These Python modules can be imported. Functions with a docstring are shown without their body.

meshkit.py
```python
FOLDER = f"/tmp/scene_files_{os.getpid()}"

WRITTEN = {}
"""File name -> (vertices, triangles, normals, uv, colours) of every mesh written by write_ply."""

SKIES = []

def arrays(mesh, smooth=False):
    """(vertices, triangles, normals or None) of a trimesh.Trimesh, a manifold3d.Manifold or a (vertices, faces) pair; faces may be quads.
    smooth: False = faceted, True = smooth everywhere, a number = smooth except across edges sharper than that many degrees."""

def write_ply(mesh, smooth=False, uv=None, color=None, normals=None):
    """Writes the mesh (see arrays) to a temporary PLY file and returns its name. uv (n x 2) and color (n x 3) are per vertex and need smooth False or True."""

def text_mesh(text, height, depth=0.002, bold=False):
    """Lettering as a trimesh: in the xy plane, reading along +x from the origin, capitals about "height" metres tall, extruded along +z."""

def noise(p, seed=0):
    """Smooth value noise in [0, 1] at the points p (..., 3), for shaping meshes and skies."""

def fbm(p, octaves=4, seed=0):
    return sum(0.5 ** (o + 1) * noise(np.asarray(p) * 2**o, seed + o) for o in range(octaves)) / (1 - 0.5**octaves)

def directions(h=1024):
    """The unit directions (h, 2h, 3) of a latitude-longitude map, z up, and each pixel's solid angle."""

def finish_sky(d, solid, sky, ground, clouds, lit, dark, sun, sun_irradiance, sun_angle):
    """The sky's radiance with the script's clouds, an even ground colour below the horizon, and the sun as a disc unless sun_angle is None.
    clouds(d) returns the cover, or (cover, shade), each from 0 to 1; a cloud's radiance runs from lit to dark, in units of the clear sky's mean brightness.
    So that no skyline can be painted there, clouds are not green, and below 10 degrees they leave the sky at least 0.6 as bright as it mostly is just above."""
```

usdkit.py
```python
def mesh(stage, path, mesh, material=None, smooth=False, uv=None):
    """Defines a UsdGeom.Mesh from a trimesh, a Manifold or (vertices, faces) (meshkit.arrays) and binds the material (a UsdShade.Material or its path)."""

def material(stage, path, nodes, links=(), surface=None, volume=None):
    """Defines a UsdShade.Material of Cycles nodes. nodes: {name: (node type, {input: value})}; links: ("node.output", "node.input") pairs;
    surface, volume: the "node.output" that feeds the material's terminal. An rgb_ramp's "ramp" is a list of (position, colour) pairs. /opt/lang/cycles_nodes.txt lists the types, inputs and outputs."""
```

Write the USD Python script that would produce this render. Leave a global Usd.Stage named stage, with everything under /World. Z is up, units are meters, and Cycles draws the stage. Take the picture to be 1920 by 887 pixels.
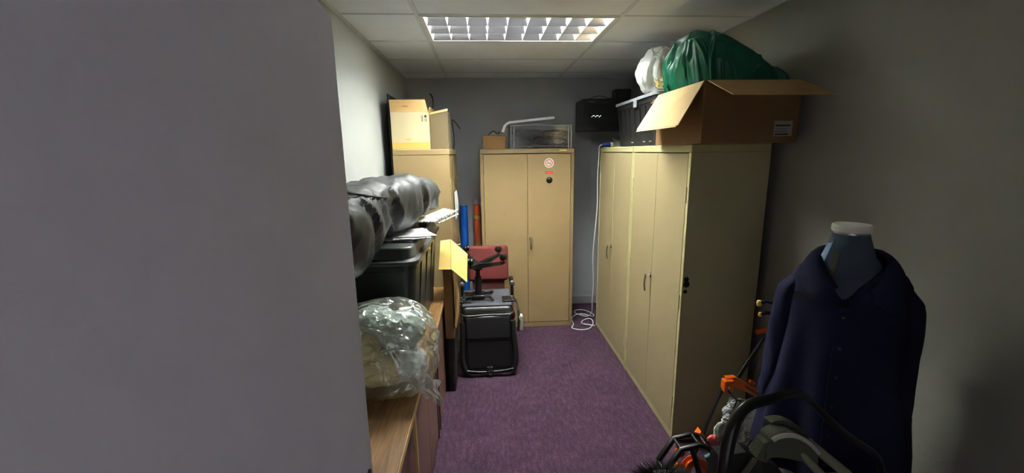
import math, random
import numpy as np, trimesh, manifold3d as m3
from pxr import Usd, UsdGeom, UsdLux, UsdShade, Gf, Sdf
import usdkit, meshkit
from meshkit import fbm, noise

random.seed(7)
RNG = np.random.default_rng(7)
stage = Usd.Stage.CreateInMemory()
UsdGeom.SetStageUpAxis(stage, UsdGeom.Tokens.z)
UsdGeom.SetStageMetersPerUnit(stage, 1.0)
WORLD = UsdGeom.Xform.Define(stage, '/World')
stage.SetDefaultPrim(WORLD.GetPrim())
PI = math.pi

# ---------------------------------------------------------------- camera, light, exposure
CAM_H, FPX, PITCH, YAW, ROLL = 1.805, 787.0, 0.2, 0.065, -0.014
EXPOSURE = 2.0
LAMP = 60.0            # radiance of the fluorescent tubes
CORRIDOR = 0.046        # dim spill from the corridor behind the camera
cam = UsdGeom.Camera.Define(stage, '/World/Camera')
cam.CreateHorizontalApertureAttr(36.0)
cam.CreateVerticalApertureAttr(36.0 * 887 / 1920)
cam.CreateFocalLengthAttr(36.0 * FPX / 1920)
cam.CreateClippingRangeAttr(Gf.Vec2f(0.02, 100))
cam.CreateExposureAttr(EXPOSURE)
_cy, _sy = math.cos(YAW), math.sin(YAW)
_F = np.array([_sy * math.cos(PITCH), _cy * math.cos(PITCH), -math.sin(PITCH)])
_R = np.array([_cy, -_sy, 0.0]); _U = np.cross(_R, _F)
_R2 = _R * math.cos(ROLL) + _U * math.sin(ROLL); _U2 = -_R * math.sin(ROLL) + _U * math.cos(ROLL)
_M = np.eye(4); _M[0, :3] = _R2; _M[1, :3] = _U2; _M[2, :3] = -_F; _M[3, :3] = (0, 0, CAM_H)
cam.AddTransformOp().Set(Gf.Matrix4d(*_M.ravel().tolist()))
dome = UsdLux.DomeLight.Define(stage, '/World/CorridorAmbient')
dome.CreateIntensityAttr(CORRIDOR); dome.CreateColorAttr(Gf.Vec3f(1.0, 0.99, 1.0))

# ---------------------------------------------------------------- helpers
def srgb(r, g, b):
    return tuple(((c / 255) / 12.92 if c / 255 <= 0.04045 else ((c / 255 + 0.055) / 1.055) ** 2.4) for c in (r, g, b))

def mat(name, col, rough=0.5, metal=0.0, var=0.0, vscale=6.0, bump=0.0, bscale=60.0, spec=0.5, stretch=None, col2=None, extra=None):
    """Principled with optional noise colour variation and noise bump in world space."""
    p = {'roughness': rough, 'metallic': metal, 'specular_ior_level': spec, 'base_color': col}
    if extra: p.update(extra)
    nodes = {'p': ('principled_bsdf', p)}; links = []
    if var or col2 or bump:
        nodes['g'] = ('geometry', {}); src = 'g.position'
        if stretch:
            nodes['m'] = ('mapping', {'scale': stretch}); links.append(('g.position', 'm.vector')); src = 'm.vector'
    if var or col2:
        c2 = col2 or tuple(c * (1 - var) for c in col)
        c1 = tuple(min(1, c * (1 + var)) for c in col) if not col2 else col
        nodes['n'] = ('noise_texture', {'scale': vscale, 'detail': 4.0, 'roughness': 0.6})
        nodes['r'] = ('rgb_ramp', {'ramp': [(0.3, c2), (0.7, c1)]})
        links += [(src, 'n.vector'), ('n.fac', 'r.fac'), ('r.color', 'p.base_color')]
    if bump:
        nodes['n2'] = ('noise_texture', {'scale': bscale, 'detail': 3.0})
        nodes['b'] = ('bump', {'strength': bump, 'distance': 0.004})
        links += [(src, 'n2.vector'), ('n2.fac', 'b.height'), ('b.normal', 'p.normal')]
    return usdkit.material(stage, '/World/Looks/' + name, nodes, links, surface='p.BSDF')

def film_mat(name, tint, milky, gloss_rough=0.12, fac_milk=0.3, gloss=0.25, crinkle=0.0, cscale=30.0):
    """Thin see-through plastic film: transparent + milky scatter + gloss by fresnel, so light passes."""
    nodes = {'t': ('transparent_bsdf', {'color': tint}), 'd': ('diffuse_bsdf', {'color': milky}), 'tl': ('translucent_bsdf', {'color': milky}),
             'md': ('mix_closure', {'fac': 0.4}), 'mm': ('mix_closure', {'fac': fac_milk}), 'gl': ('glossy_bsdf', {'roughness': gloss_rough, 'color': (1, 1, 1)}),
             'lw': ('layer_weight', {'blend': 0.25}), 'ma': ('math', {'math_type': 'multiply_add', 'value2': 0.6, 'value3': gloss * 0.3, 'use_clamp': True}), 'mg': ('mix_closure', {})}
    links = [('d.BSDF', 'md.closure1'), ('tl.BSDF', 'md.closure2'), ('t.BSDF', 'mm.closure1'), ('md.closure', 'mm.closure2'),
             ('lw.fresnel', 'ma.value1'), ('ma.value', 'mg.fac'), ('mm.closure', 'mg.closure1'), ('gl.BSDF', 'mg.closure2')]
    if crinkle:
        nodes['g'] = ('geometry', {}); nodes['v'] = ('voronoi_texture', {'scale': cscale}); nodes['nz'] = ('noise_texture', {'scale': cscale * .5, 'detail': 3.0}); nodes['am'] = ('math', {'math_type': 'add'})
        nodes['b'] = ('bump', {'strength': crinkle, 'distance': 0.02})
        links += [('g.position', 'v.vector'), ('g.position', 'nz.vector'), ('v.distance', 'am.value1'), ('nz.fac', 'am.value2'), ('am.value', 'b.height'), ('b.normal', 'gl.normal'), ('b.normal', 'd.normal')]
    return usdkit.material(stage, '/World/Looks/' + name, nodes, links, surface='mg.closure')

_taken = {}
def numbered(parent, name):
    k = (str(parent), name); n = _taken.get(k, 0); _taken[k] = n + 1
    return name if n == 0 else f'{name}_{n:03d}'

class Node:
    def __init__(s, path, inv): s.path, s.inv = path, inv

def tag(prim, label=None, cat=None, group=None, kind=None):
    for k, v in (('label', label), ('category', cat), ('group', group), ('kind', kind)):
        if v: prim.SetCustomDataByKey(k, v)

def thing(name, label, cat, loc=(0, 0, 0), rz=0.0, group=None, kind=None):
    path = '/World/' + numbered('/World', name)
    x = UsdGeom.Xform.Define(stage, path)
    x.AddTranslateOp().Set(Gf.Vec3d(*map(float, loc)))
    if rz: x.AddRotateZOp().Set(float(rz))
    T = trimesh.transformations.translation_matrix(loc) @ trimesh.transformations.rotation_matrix(math.radians(rz), (0, 0, 1))
    tag(x.GetPrim(), label, cat, group, kind)
    n = Node(path, np.linalg.inv(T)); n.T = T; n.prim = x.GetPrim()
    return n

def tri(m):
    if isinstance(m, (list, tuple)) and len(m) and not isinstance(m[0], np.ndarray) and not (len(m) == 2 and np.ndim(m[0]) == 2):
        return trimesh.util.concatenate([tri(x) for x in m])
    v, f, _ = meshkit.arrays(m)
    return trimesh.Trimesh(v, f, process=False)

def part(name, mesh, material, parent, smooth=35, local=False, label=None, kind=None):
    """One Mesh prim under a thing (or part). Meshes are given in world coordinates unless local."""
    t = tri(mesh).copy()
    if not local: t.apply_transform(parent.inv)
    path = parent.path + '/' + numbered(parent.path, name)
    m = usdkit.mesh(stage, path, t, material, smooth=smooth)
    tag(m.GetPrim(), label, kind=kind)
    n = Node(path, parent.inv); n.prim = m.GetPrim()
    return n

def solo(name, mesh, material, label, cat, smooth=35, group=None, kind=None):
    """A thing that is one mesh, its origin at its base."""
    t = tri(mesh).copy(); b = t.bounds
    o = np.array([(b[0][0] + b[1][0]) / 2, (b[0][1] + b[1][1]) / 2, b[0][2]]); t.apply_translation(-o)
    path = '/World/' + numbered('/World', name)
    m = usdkit.mesh(stage, path, t, material, smooth=smooth)
    UsdGeom.Xformable(m).AddTranslateOp().Set(Gf.Vec3d(*o.tolist()))
    tag(m.GetPrim(), label, cat, group, kind)
    return m

def xf(m, loc=(0, 0, 0), rz=0, rx=0, ry=0):
    t = tri(m).copy()
    T = trimesh.transformations
    M = T.translation_matrix(loc) @ T.rotation_matrix(math.radians(rz), (0, 0, 1)) @ T.rotation_matrix(math.radians(ry), (0, 1, 0)) @ T.rotation_matrix(math.radians(rx), (1, 0, 0))
    t.apply_transform(M); return t

def box(x0, x1, y0, y1, z0, z1, c=0.0):
    """Box, edges chamfered by c."""
    if c <= 0:
        b = trimesh.creation.box((x1 - x0, y1 - y0, z1 - z0))
        b.apply_translation(((x0 + x1) / 2, (y0 + y1) / 2, (z0 + z1) / 2)); return b
    c = min(c, 0.45 * min(x1 - x0, y1 - y0, z1 - z0)); p = []
    for x, sx in ((x0, 1), (x1, -1)):
        for y, sy in ((y0, 1), (y1, -1)):
            for z, sz in ((z0, 1), (z1, -1)):
                p += [(x + sx * c, y + sy * c, z), (x + sx * c, y, z + sz * c), (x, y + sy * c, z + sz * c)]
    return trimesh.convex.convex_hull(np.array(p))

def rbox(x0, x1, y0, y1, z0, z1, r, seg=10):
    """Rounded box (hull of spheres)."""
    r = min(r, 0.49 * min(x1 - x0, y1 - y0, z1 - z0))
    s = m3.Manifold.sphere(r, seg * 2)
    return m3.Manifold.batch_hull([s.translate((x, y, z)) for x in (x0 + r, x1 - r) for y in (y0 + r, y1 - r) for z in (z0 + r, z1 - r)])

def hull(pts):
    return trimesh.convex.convex_hull(np.array(pts, float))

def tube(path, r, n=10, closed=False, taper=None):
    p = np.array(path, float); k = len(p)
    d = np.gradient(p, axis=0) if not closed else np.roll(p, -1, 0) - np.roll(p, 1, 0)
    d /= np.linalg.norm(d, axis=1, keepdims=True) + 1e-12
    u = np.cross(d[0], (0, 0, 1.0) if abs(d[0][2]) < 0.9 else (1.0, 0, 0)); u /= np.linalg.norm(u)
    rings = []
    rr = np.broadcast_to(r, (k,)) if taper is None else np.array(taper)
    for i in range(k):
        u = u - d[i] * (u @ d[i]); u /= np.linalg.norm(u) + 1e-12; w = np.cross(d[i], u)
        a = np.linspace(0, 2 * PI, n, endpoint=False)
        rings.append(p[i] + rr[i] * (np.cos(a)[:, None] * u + np.sin(a)[:, None] * w))
    return loft(rings, caps=not closed, ring=closed)

def smooth_path(pts, n=40, closed=False):
    from scipy.interpolate import CubicSpline
    p = np.array(pts, float)
    if closed: p = np.vstack([p, p[:1]])
    s = np.r_[0, np.cumsum(np.linalg.norm(np.diff(p, axis=0), axis=1))]
    c = CubicSpline(s, p, bc_type='periodic' if closed else 'natural')
    return c(np.linspace(0, s[-1], n, endpoint=not closed))

def loft(rings, caps=True, ring=False):
    rings = [np.asarray(r, float) for r in rings]; n = len(rings[0]); k = len(rings)
    v = np.vstack(rings); f = []
    a = np.arange(n); b = (a + 1) % n
    for i in range(k if ring else k - 1):
        o, q = i * n, ((i + 1) % k) * n
        f += [np.stack([o + a, o + b, q + b], 1), np.stack([o + a, q + b, q + a], 1)]
    if caps:
        c0, c1 = len(v), len(v) + 1
        v = np.vstack([v, rings[0].mean(0), rings[-1].mean(0)])
        f += [np.stack([np.full(n, c0), b, a], 1), np.stack([np.full(n, c1), (k - 1) * n + a, (k - 1) * n + b], 1)]
    t = trimesh.Trimesh(v, np.vstack(f), process=False)
    if t.volume < 0: t.invert()
    return t

def lathe(profile, n=32, loc=(0, 0, 0)):
    t = trimesh.creation.revolve(np.array(profile, float), sections=n)
    if t.is_volume and t.volume < 0: t.invert()
    t.apply_translation(loc); return t

def cyl(p, q, r, n=20):
    return tube([p, q], r, n)

def plate(corners, th):
    """Thin rigid sheet: quad corners (world, in order) given real thickness along its normal."""
    c = np.array(corners, float); nrm = np.cross(c[1] - c[0], c[-1] - c[0]); nrm /= np.linalg.norm(nrm)
    k = len(c); v = np.vstack([c - nrm * th / 2, c + nrm * th / 2]); f = []
    for i in range(1, k - 1): f += [(0, i + 1, i), (k, k + i, k + i + 1)]
    for i in range(k):
        j = (i + 1) % k; f += [(i, j, k + j), (i, k + j, k + i)]
    return trimesh.Trimesh(v, np.array(f), process=False)

def sheet(fn, nu, nv, th=0.0015):
    """Double-sided shell of a surface fn(u, v) -> xyz, u, v in [0, 1]."""
    u, v = np.meshgrid(np.linspace(0, 1, nu), np.linspace(0, 1, nv), indexing='ij')
    p = np.asarray(fn(u, v)); p = np.moveaxis(p, 0, -1) if p.shape[0] == 3 and p.ndim == 3 else p
    du, dv = np.gradient(p, axis=0), np.gradient(p, axis=1)
    n = np.cross(du, dv); n /= np.linalg.norm(n, axis=-1, keepdims=True) + 1e-12
    a, b = (p - n * th / 2).reshape(-1, 3), (p + n * th / 2).reshape(-1, 3); N = nu * nv
    I = np.arange(N).reshape(nu, nv); q = np.stack([I[:-1, :-1], I[1:, :-1], I[1:, 1:], I[:-1, 1:]], -1).reshape(-1, 4)
    f = [q[:, ::-1], q + N]
    rim = list(I[:, 0]) + list(I[-1, 1:]) + list(I[::-1, -1][1:]) + list(I[0, ::-1][1:])
    f.append(np.array([(rim[i], rim[i + 1], rim[i + 1] + N, rim[i] + N) for i in range(len(rim) - 1)]))
    f = np.vstack(f); t = trimesh.Trimesh(np.vstack([a, b]), np.vstack([f[:, [0, 1, 2]], f[:, [0, 2, 3]]]), process=False)
    return t

def ridged(p, seed, scale, oct=3):
    """Creases: sharp ridges of noise."""
    out = 0; amp = 1
    for o in range(oct):
        out = out + amp * (1 - np.abs(2 * noise(p * scale * 2 ** o + 17.3 * o, seed + o) - 1) * 2).clip(-1, 1); amp *= 0.5
    return out

def facets(p, n, seed, w=0.35):
    """Taut film: flat tilted patches meeting in creases. Returns (tilt, crease) per point."""
    from scipy.spatial import cKDTree
    r = np.random.default_rng(seed); lo, hi = p.min(0), p.max(0)
    s = lo + (hi - lo) * r.random((n * 6, 3))
    d, _ = cKDTree(p).query(s); s = s[np.argsort(d)[:n]]          # seeds near the surface
    dd, ii = cKDTree(s).query(p, k=2); sc = np.median(dd[:, 1]) + 1e-9
    e = np.clip((dd[:, 1] - dd[:, 0]) / (w * sc), 0, 1); sm = e * e * (3 - 2 * e)
    g = r.normal(size=(n, 3)); g /= np.linalg.norm(g, axis=1, keepdims=True)
    tilt = np.einsum('ij,ij->i', p - s[ii[:, 0]], g[ii[:, 0]]) / sc
    return tilt * sm, (1 - sm) ** 2

def crumple(center, radii, seed, sub=5, amp=0.08, scale=9.0, power=1.0, dents=0.0, floor=None, stretch=(1, 1, 1)):
    """A crumpled bag: ellipsoid with creases; flattened on its floor."""
    t = trimesh.creation.icosphere(sub, 1.0); d = t.vertices.copy()
    q = np.sign(d) * np.abs(d) ** power
    low = fbm(d * 1.6 + seed, 2, seed) - 0.5
    cre = ridged(d * np.array(stretch), seed + 3, scale / 3.0, 3)
    s = 1 + 2.2 * dents * low + amp * cre * 0.55
    v = q * s[:, None] * np.array(radii) + np.array(center)
    if floor is not None:
        z = v[:, 2]; v[:, 2] = np.where(z < floor, floor + 0.02 * (z - floor), z); v[:, 2] = np.maximum(v[:, 2], floor)
    return trimesh.Trimesh(v, t.faces, process=False)

# ---------------------------------------------------------------- materials
M = {}
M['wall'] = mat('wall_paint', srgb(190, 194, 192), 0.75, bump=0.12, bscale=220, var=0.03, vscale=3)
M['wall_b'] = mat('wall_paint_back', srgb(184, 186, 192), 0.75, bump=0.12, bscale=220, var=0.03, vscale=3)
M['wall_r'] = mat('wall_paint_shaded_right', srgb(156, 155, 144), 0.75, bump=0.12, bscale=220, var=0.03, vscale=3)  # darker tone puts the dimmer light on this wall into its paint
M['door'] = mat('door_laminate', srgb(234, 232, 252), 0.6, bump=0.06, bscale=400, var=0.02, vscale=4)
M['tile'] = mat('ceiling_tile', srgb(240, 246, 254), 0.9, bump=0.35, bscale=260, var=0.03, vscale=5)
M['rail'] = mat('ceiling_rail', srgb(222, 226, 230), 0.7)
M['skirt'] = mat('skirting_paint', srgb(160, 160, 164), 0.5)
M['carpet'] = usdkit.material(stage, '/World/Looks/carpet', {
    'g': ('geometry', {}), 'n': ('noise_texture', {'scale': 110.0, 'detail': 3.0, 'roughness': 0.7}), 'n2': ('noise_texture', {'scale': 4.0, 'detail': 5.0, 'roughness': 0.6}),
    'm': ('mapping', {'scale': (1.0, 0.35, 1.0)}), 'n3': ('noise_texture', {'scale': 45.0, 'detail': 2.0}),
    'r': ('rgb_ramp', {'ramp': [(0.25, srgb(46, 30, 44)), (0.5, srgb(72, 52, 68)), (0.78, srgb(106, 84, 100))]}),
    'r2': ('rgb_ramp', {'ramp': [(0.3, (0.78, 0.78, 0.8)), (0.7, (1.1, 1.08, 1.1))]}),
    'mx': ('mix_color', {'blend_type': 'multiply', 'fac': 1.0}), 'a': ('mix_float', {'fac': 0.35}),
    'b': ('bump', {'strength': 0.7, 'distance': 0.004}), 'p': ('principled_bsdf', {'roughness': 0.95, 'specular_ior_level': 0.1})},
    [('g.position', 'n.vector'), ('g.position', 'n2.vector'), ('g.position', 'm.vector'), ('m.vector', 'n3.vector'), ('n.fac', 'a.a'), ('n3.fac', 'a.b'), ('a.result', 'r.fac'),
     ('n2.fac', 'r2.fac'), ('r.color', 'mx.a'), ('r2.color', 'mx.b'), ('mx.result', 'p.base_color'), ('n.fac', 'b.height'), ('b.normal', 'p.normal')], surface='p.BSDF')
M['cream'] = mat('cream_enamel', srgb(196, 190, 140), 0.42, var=0.03, vscale=8, bump=0.03, bscale=300)
M['cream_door'] = mat('beige_enamel', srgb(172, 158, 120), 0.4, var=0.03, vscale=5, bump=0.03, bscale=300)
M['tan'] = mat('tan_enamel', srgb(152, 130, 92), 0.45, var=0.03, vscale=7, bump=0.03, bscale=300)
M['tan_dk'] = mat('tan_enamel_frame', srgb(142, 121, 86), 0.45, var=0.03, vscale=7)
M['gap'] = mat('shadow_gap_steel', srgb(60, 50, 36), 0.7)
M['olive'] = mat('cabinet_side_enamel', srgb(196, 188, 146), 0.5, var=0.06, vscale=3)
M['chrome'] = mat('chrome', (0.8, 0.8, 0.8), 0.12, 1.0)
M['steel'] = mat('dull_steel', (0.5, 0.5, 0.5), 0.35, 1.0)
M['card'] = mat('cardboard', srgb(196, 158, 104), 0.85, var=0.05, vscale=6, bump=0.08, bscale=90, stretch=(1, 1, 6))
M['card_in'] = mat('cardboard_inside', srgb(222, 190, 136), 0.85, var=0.04, vscale=6)
M['card_lt'] = mat('cardboard_pale', srgb(206, 190, 152), 0.8, var=0.04, vscale=6)
M['card_yl'] = mat('cardboard_yellow', srgb(238, 205, 120), 0.8, var=0.04, vscale=7)
M['card_dk'] = mat('cardboard_brown', srgb(136, 102, 62), 0.85, var=0.06, vscale=6)
M['tape'] = mat('packing_tape', srgb(214, 176, 92), 0.3)
M['black'] = mat('black_plastic', srgb(22, 22, 23), 0.38, bump=0.05, bscale=300)
M['black_m'] = mat('black_matt', srgb(20, 20, 21), 0.6, bump=0.1, bscale=250)
M['tote'] = mat('charcoal_tote_plastic', srgb(36, 39, 40), 0.38, bump=0.05, bscale=300)
M['tote_lid'] = mat('charcoal_lid_plastic', srgb(66, 70, 70), 0.4, bump=0.05, bscale=300)
M['grey_lid'] = mat('grey_lid_plastic', srgb(150, 156, 162), 0.45)
M['nylon'] = mat('black_nylon', srgb(66, 68, 70), 0.5, var=0.08, vscale=5, bump=0.15, bscale=60)
M['leather'] = mat('black_leatherette', srgb(30, 30, 32), 0.42, bump=0.15, bscale=180)
M['chairmesh'] = mat('dark_grey_fabric', srgb(70, 70, 80), 0.85, bump=0.3, bscale=250)
M['red'] = mat('burgundy_fabric', srgb(106, 40, 40), 0.9, bump=0.3, bscale=300, var=0.06, vscale=30)
M['white'] = mat('white_plastic', srgb(238, 238, 234), 0.4)
M['paper'] = mat('white_paper', srgb(240, 240, 246), 0.8)
M['ink'] = mat('dark_ink', srgb(52, 50, 50), 0.7)
M['wood'] = usdkit.material(stage, '/World/Looks/oak_veneer', {
    'g': ('geometry', {}), 'm': ('mapping', {'scale': (9.0, 1.1, 9.0)}), 'n': ('noise_texture', {'scale': 3.0, 'detail': 6.0, 'roughness': 0.65, 'distortion': 1.2}),
    'm2': ('mapping', {'scale': (160.0, 5.0, 160.0)}), 'n2': ('noise_texture', {'scale': 1.0, 'detail': 3.0}), 'a': ('mix_float', {'fac': 0.4}),
    'r': ('rgb_ramp', {'ramp': [(0.3, srgb(78, 50, 26)), (0.5, srgb(128, 92, 54)), (0.7, srgb(160, 122, 76))]}), 'b': ('bump', {'strength': 0.15, 'distance': 0.002}),
    'p': ('principled_bsdf', {'roughness': 0.42})},
    [('g.position', 'm.vector'), ('m.vector', 'n.vector'), ('g.position', 'm2.vector'), ('m2.vector', 'n2.vector'), ('n.fac', 'a.a'), ('n2.fac', 'a.b'), ('a.result', 'r.fac'),
     ('r.color', 'p.base_color'), ('a.result', 'b.height'), ('b.normal', 'p.normal')], surface='p.BSDF')
M['edge'] = mat('pale_wood_edge', srgb(214, 180, 120), 0.5, var=0.1, vscale=20)
M['panel'] = mat('brown_laminate', srgb(116, 84, 78), 0.5, var=0.05, vscale=4)
M['blue'] = mat('blue_plastic_sheet', srgb(36, 108, 214), 0.28, var=0.08, vscale=8)
M['navy_roll'] = mat('navy_plastic_sheet', srgb(48, 62, 120), 0.4)
M['orange_roll'] = mat('orange_sheet', srgb(244, 104, 36), 0.45, var=0.1, vscale=12)
M['orange'] = mat('orange_plastic', srgb(236, 104, 24), 0.35)
M['led'] = usdkit.material(stage, '/World/Looks/led_green', {'e': ('emission', {'color': (0.25, 1.0, 0.4), 'strength': 2.0})}, surface='e.emission')
M['led_r'] = usdkit.material(stage, '/World/Looks/led_red', {'e': ('emission', {'color': (1.0, 0.2, 0.1), 'strength': 1.5})}, surface='e.emission')
M['led_w'] = usdkit.material(stage, '/World/Looks/led_white', {'e': ('emission', {'color': (0.9, 1.0, 0.9), 'strength': 1.2})}, surface='e.emission')
M['tubelamp'] = usdkit.material(stage, '/World/Looks/fluorescent_tube', {'e': ('emission', {'color': (0.96, 1.0, 0.93), 'strength': LAMP})}, surface='e.emission')
M['mirror'] = mat('louvre_reflector', (0.85, 0.85, 0.9), 0.25, 1.0)
M['blade'] = mat('louvre_blade', (0.86, 0.86, 0.86), 0.35, 0.0)
M['navy'] = mat('navy_cotton', srgb(26, 28, 56), 0.85, bump=0.25, bscale=350, var=0.06, vscale=10, spec=0.2)
M['neck'] = mat('blue_grey_fabric', srgb(66, 80, 98), 0.85, bump=0.2, bscale=300)
M['neck_lit'] = mat('neck_highlight_blue', srgb(112, 140, 168), 0.85)  # lit side of the neck put into the colour
M['capwood'] = mat('cream_cap', srgb(248, 246, 236), 0.5)
M['clear'] = film_mat('clear_polythene', (0.97, 0.98, 0.97), (0.85, 0.88, 0.85), 0.18, 0.16, 0.6, 0.6, 12.0)
M['clearbox'] = film_mat('clear_box_plastic', (0.92, 0.93, 0.95), (0.6, 0.62, 0.66), 0.12, 0.06)
M['clearbag'] = film_mat('clear_bag_film', (0.95, 0.96, 0.95), (0.85, 0.88, 0.86), 0.15, 0.38, 0.8, 0.8, 26.0)  # milkiness raised to stand in for reflections on the film
M['gloss_black'] = mat('black_enamel', srgb(20, 20, 21), 0.2)
M['cardshade'] = mat('cardboard_shaded', srgb(104, 90, 64), 0.85, var=0.05, vscale=6)  # carton toned darker, its shade put into the colour
M['olive_lt'] = mat('olive_grey_rail', srgb(128, 130, 110), 0.5)
M['red_dk'] = mat('dark_red_shell', srgb(84, 40, 36), 0.8)
M['wrap'] = film_mat('clear_wrap', (0.97, 0.97, 0.97), (0.9, 0.9, 0.9), 0.1, 0.05, 0.3, 0.4, 40.0)
M['whitebag'] = mat('white_polythene', srgb(246, 250, 250), 0.3, extra={'transmission_weight': 0.0})
M['greenbag'] = mat('green_polythene', srgb(16, 104, 76), 0.32, var=0.08, vscale=6)
M['mint'] = mat('mint_tissue', srgb(206, 222, 212), 0.8)
M['straw'] = mat('straw_paper', srgb(214, 200, 140), 0.7, var=0.15, vscale=14)
M['pink'] = mat('pink_plastic', srgb(224, 108, 100), 0.5)
M['purple'] = mat('purple_plastic', srgb(138, 86, 140), 0.5)
M['teal'] = mat('teal_plastic', srgb(110, 166, 166), 0.5)
M['pebble'] = mat('pale_pebbles', srgb(214, 204, 204), 0.5)
M['greycloth'] = mat('grey_cloth', srgb(112, 110, 116), 0.9, var=0.3, vscale=12)
M['darkcloth'] = mat('dark_cloth', srgb(62, 60, 66), 0.9, var=0.3, vscale=12)
M['browncloth'] = mat('brown_cloth', srgb(120, 100, 88), 0.9, var=0.2, vscale=12)
M['sign_w'] = mat('sign_white', srgb(238, 232, 222), 0.4)
M['sign_r'] = mat('sign_red', srgb(214, 62, 50), 0.4)
M['sign_r2'] = mat('sign_red_light', srgb(240, 120, 104), 0.4)
M['olivegrip'] = mat('olive_grey_padding', srgb(72, 74, 60), 0.7, bump=0.3, bscale=200)
M['glint'] = mat('yellow_glint', srgb(255, 214, 110), 0.3)  # bright yellow for the painted glints by the sleeve
M['cable'] = mat('white_cable', srgb(224, 222, 224), 0.4)
M['plugblue'] = mat('blue_plug', srgb(28, 62, 150), 0.4)
M['fur'] = mat('black_fluff', srgb(22, 22, 22), 0.8)
M['label_g'] = mat('grey_label', srgb(170, 168, 160), 0.6)
M['plate_g'] = mat('grey_nameplate', srgb(120, 116, 108), 0.4)
M['tip'] = mat('yellowed_label', srgb(222, 208, 128), 0.5)
# ================================================================ THE SETTING
XL, XR, YF, YB, HC = -0.805, 1.655, -0.15, 4.74, 2.58
def struct(name, mesh, m, smooth=False):
    t = solo(name, mesh, m, None, None, smooth, kind='structure'); return t
struct('floor', box(XL - 0.1, XR + 0.1, -1.6, YB + 0.1, -0.1, 0), M['carpet'])
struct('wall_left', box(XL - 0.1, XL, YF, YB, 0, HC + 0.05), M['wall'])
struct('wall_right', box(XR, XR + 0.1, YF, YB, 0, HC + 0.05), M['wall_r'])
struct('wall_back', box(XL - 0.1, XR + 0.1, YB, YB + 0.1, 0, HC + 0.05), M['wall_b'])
DX0, DX1, DZ = -0.155, 0.74, 2.04     # doorway behind the camera
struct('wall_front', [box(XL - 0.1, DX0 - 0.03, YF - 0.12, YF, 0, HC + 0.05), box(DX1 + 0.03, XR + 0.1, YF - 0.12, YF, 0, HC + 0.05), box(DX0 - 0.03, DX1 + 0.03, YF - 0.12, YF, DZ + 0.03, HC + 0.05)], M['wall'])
struct('trim_1', [box(DX0 - 0.03, DX0, YF - 0.14, YF + 0.02, 0, DZ + 0.03), box(DX1, DX1 + 0.03, YF - 0.14, YF + 0.02, 0, DZ + 0.03), box(DX0, DX1, YF - 0.14, YF + 0.02, DZ, DZ + 0.03)], M['skirt'])
struct('baseboard_back', box(XL, XR, YB - 0.014, YB, 0, 0.1, 0.004), M['skirt'])
struct('baseboard_right', box(XR - 0.014, XR, YF, YB - 0.014, 0, 0.1, 0.004), M['skirt'])
struct('baseboard_left', box(XL, XL + 0.014, YF, YB - 0.014, 0, 0.1, 0.004), M['skirt'])

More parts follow.
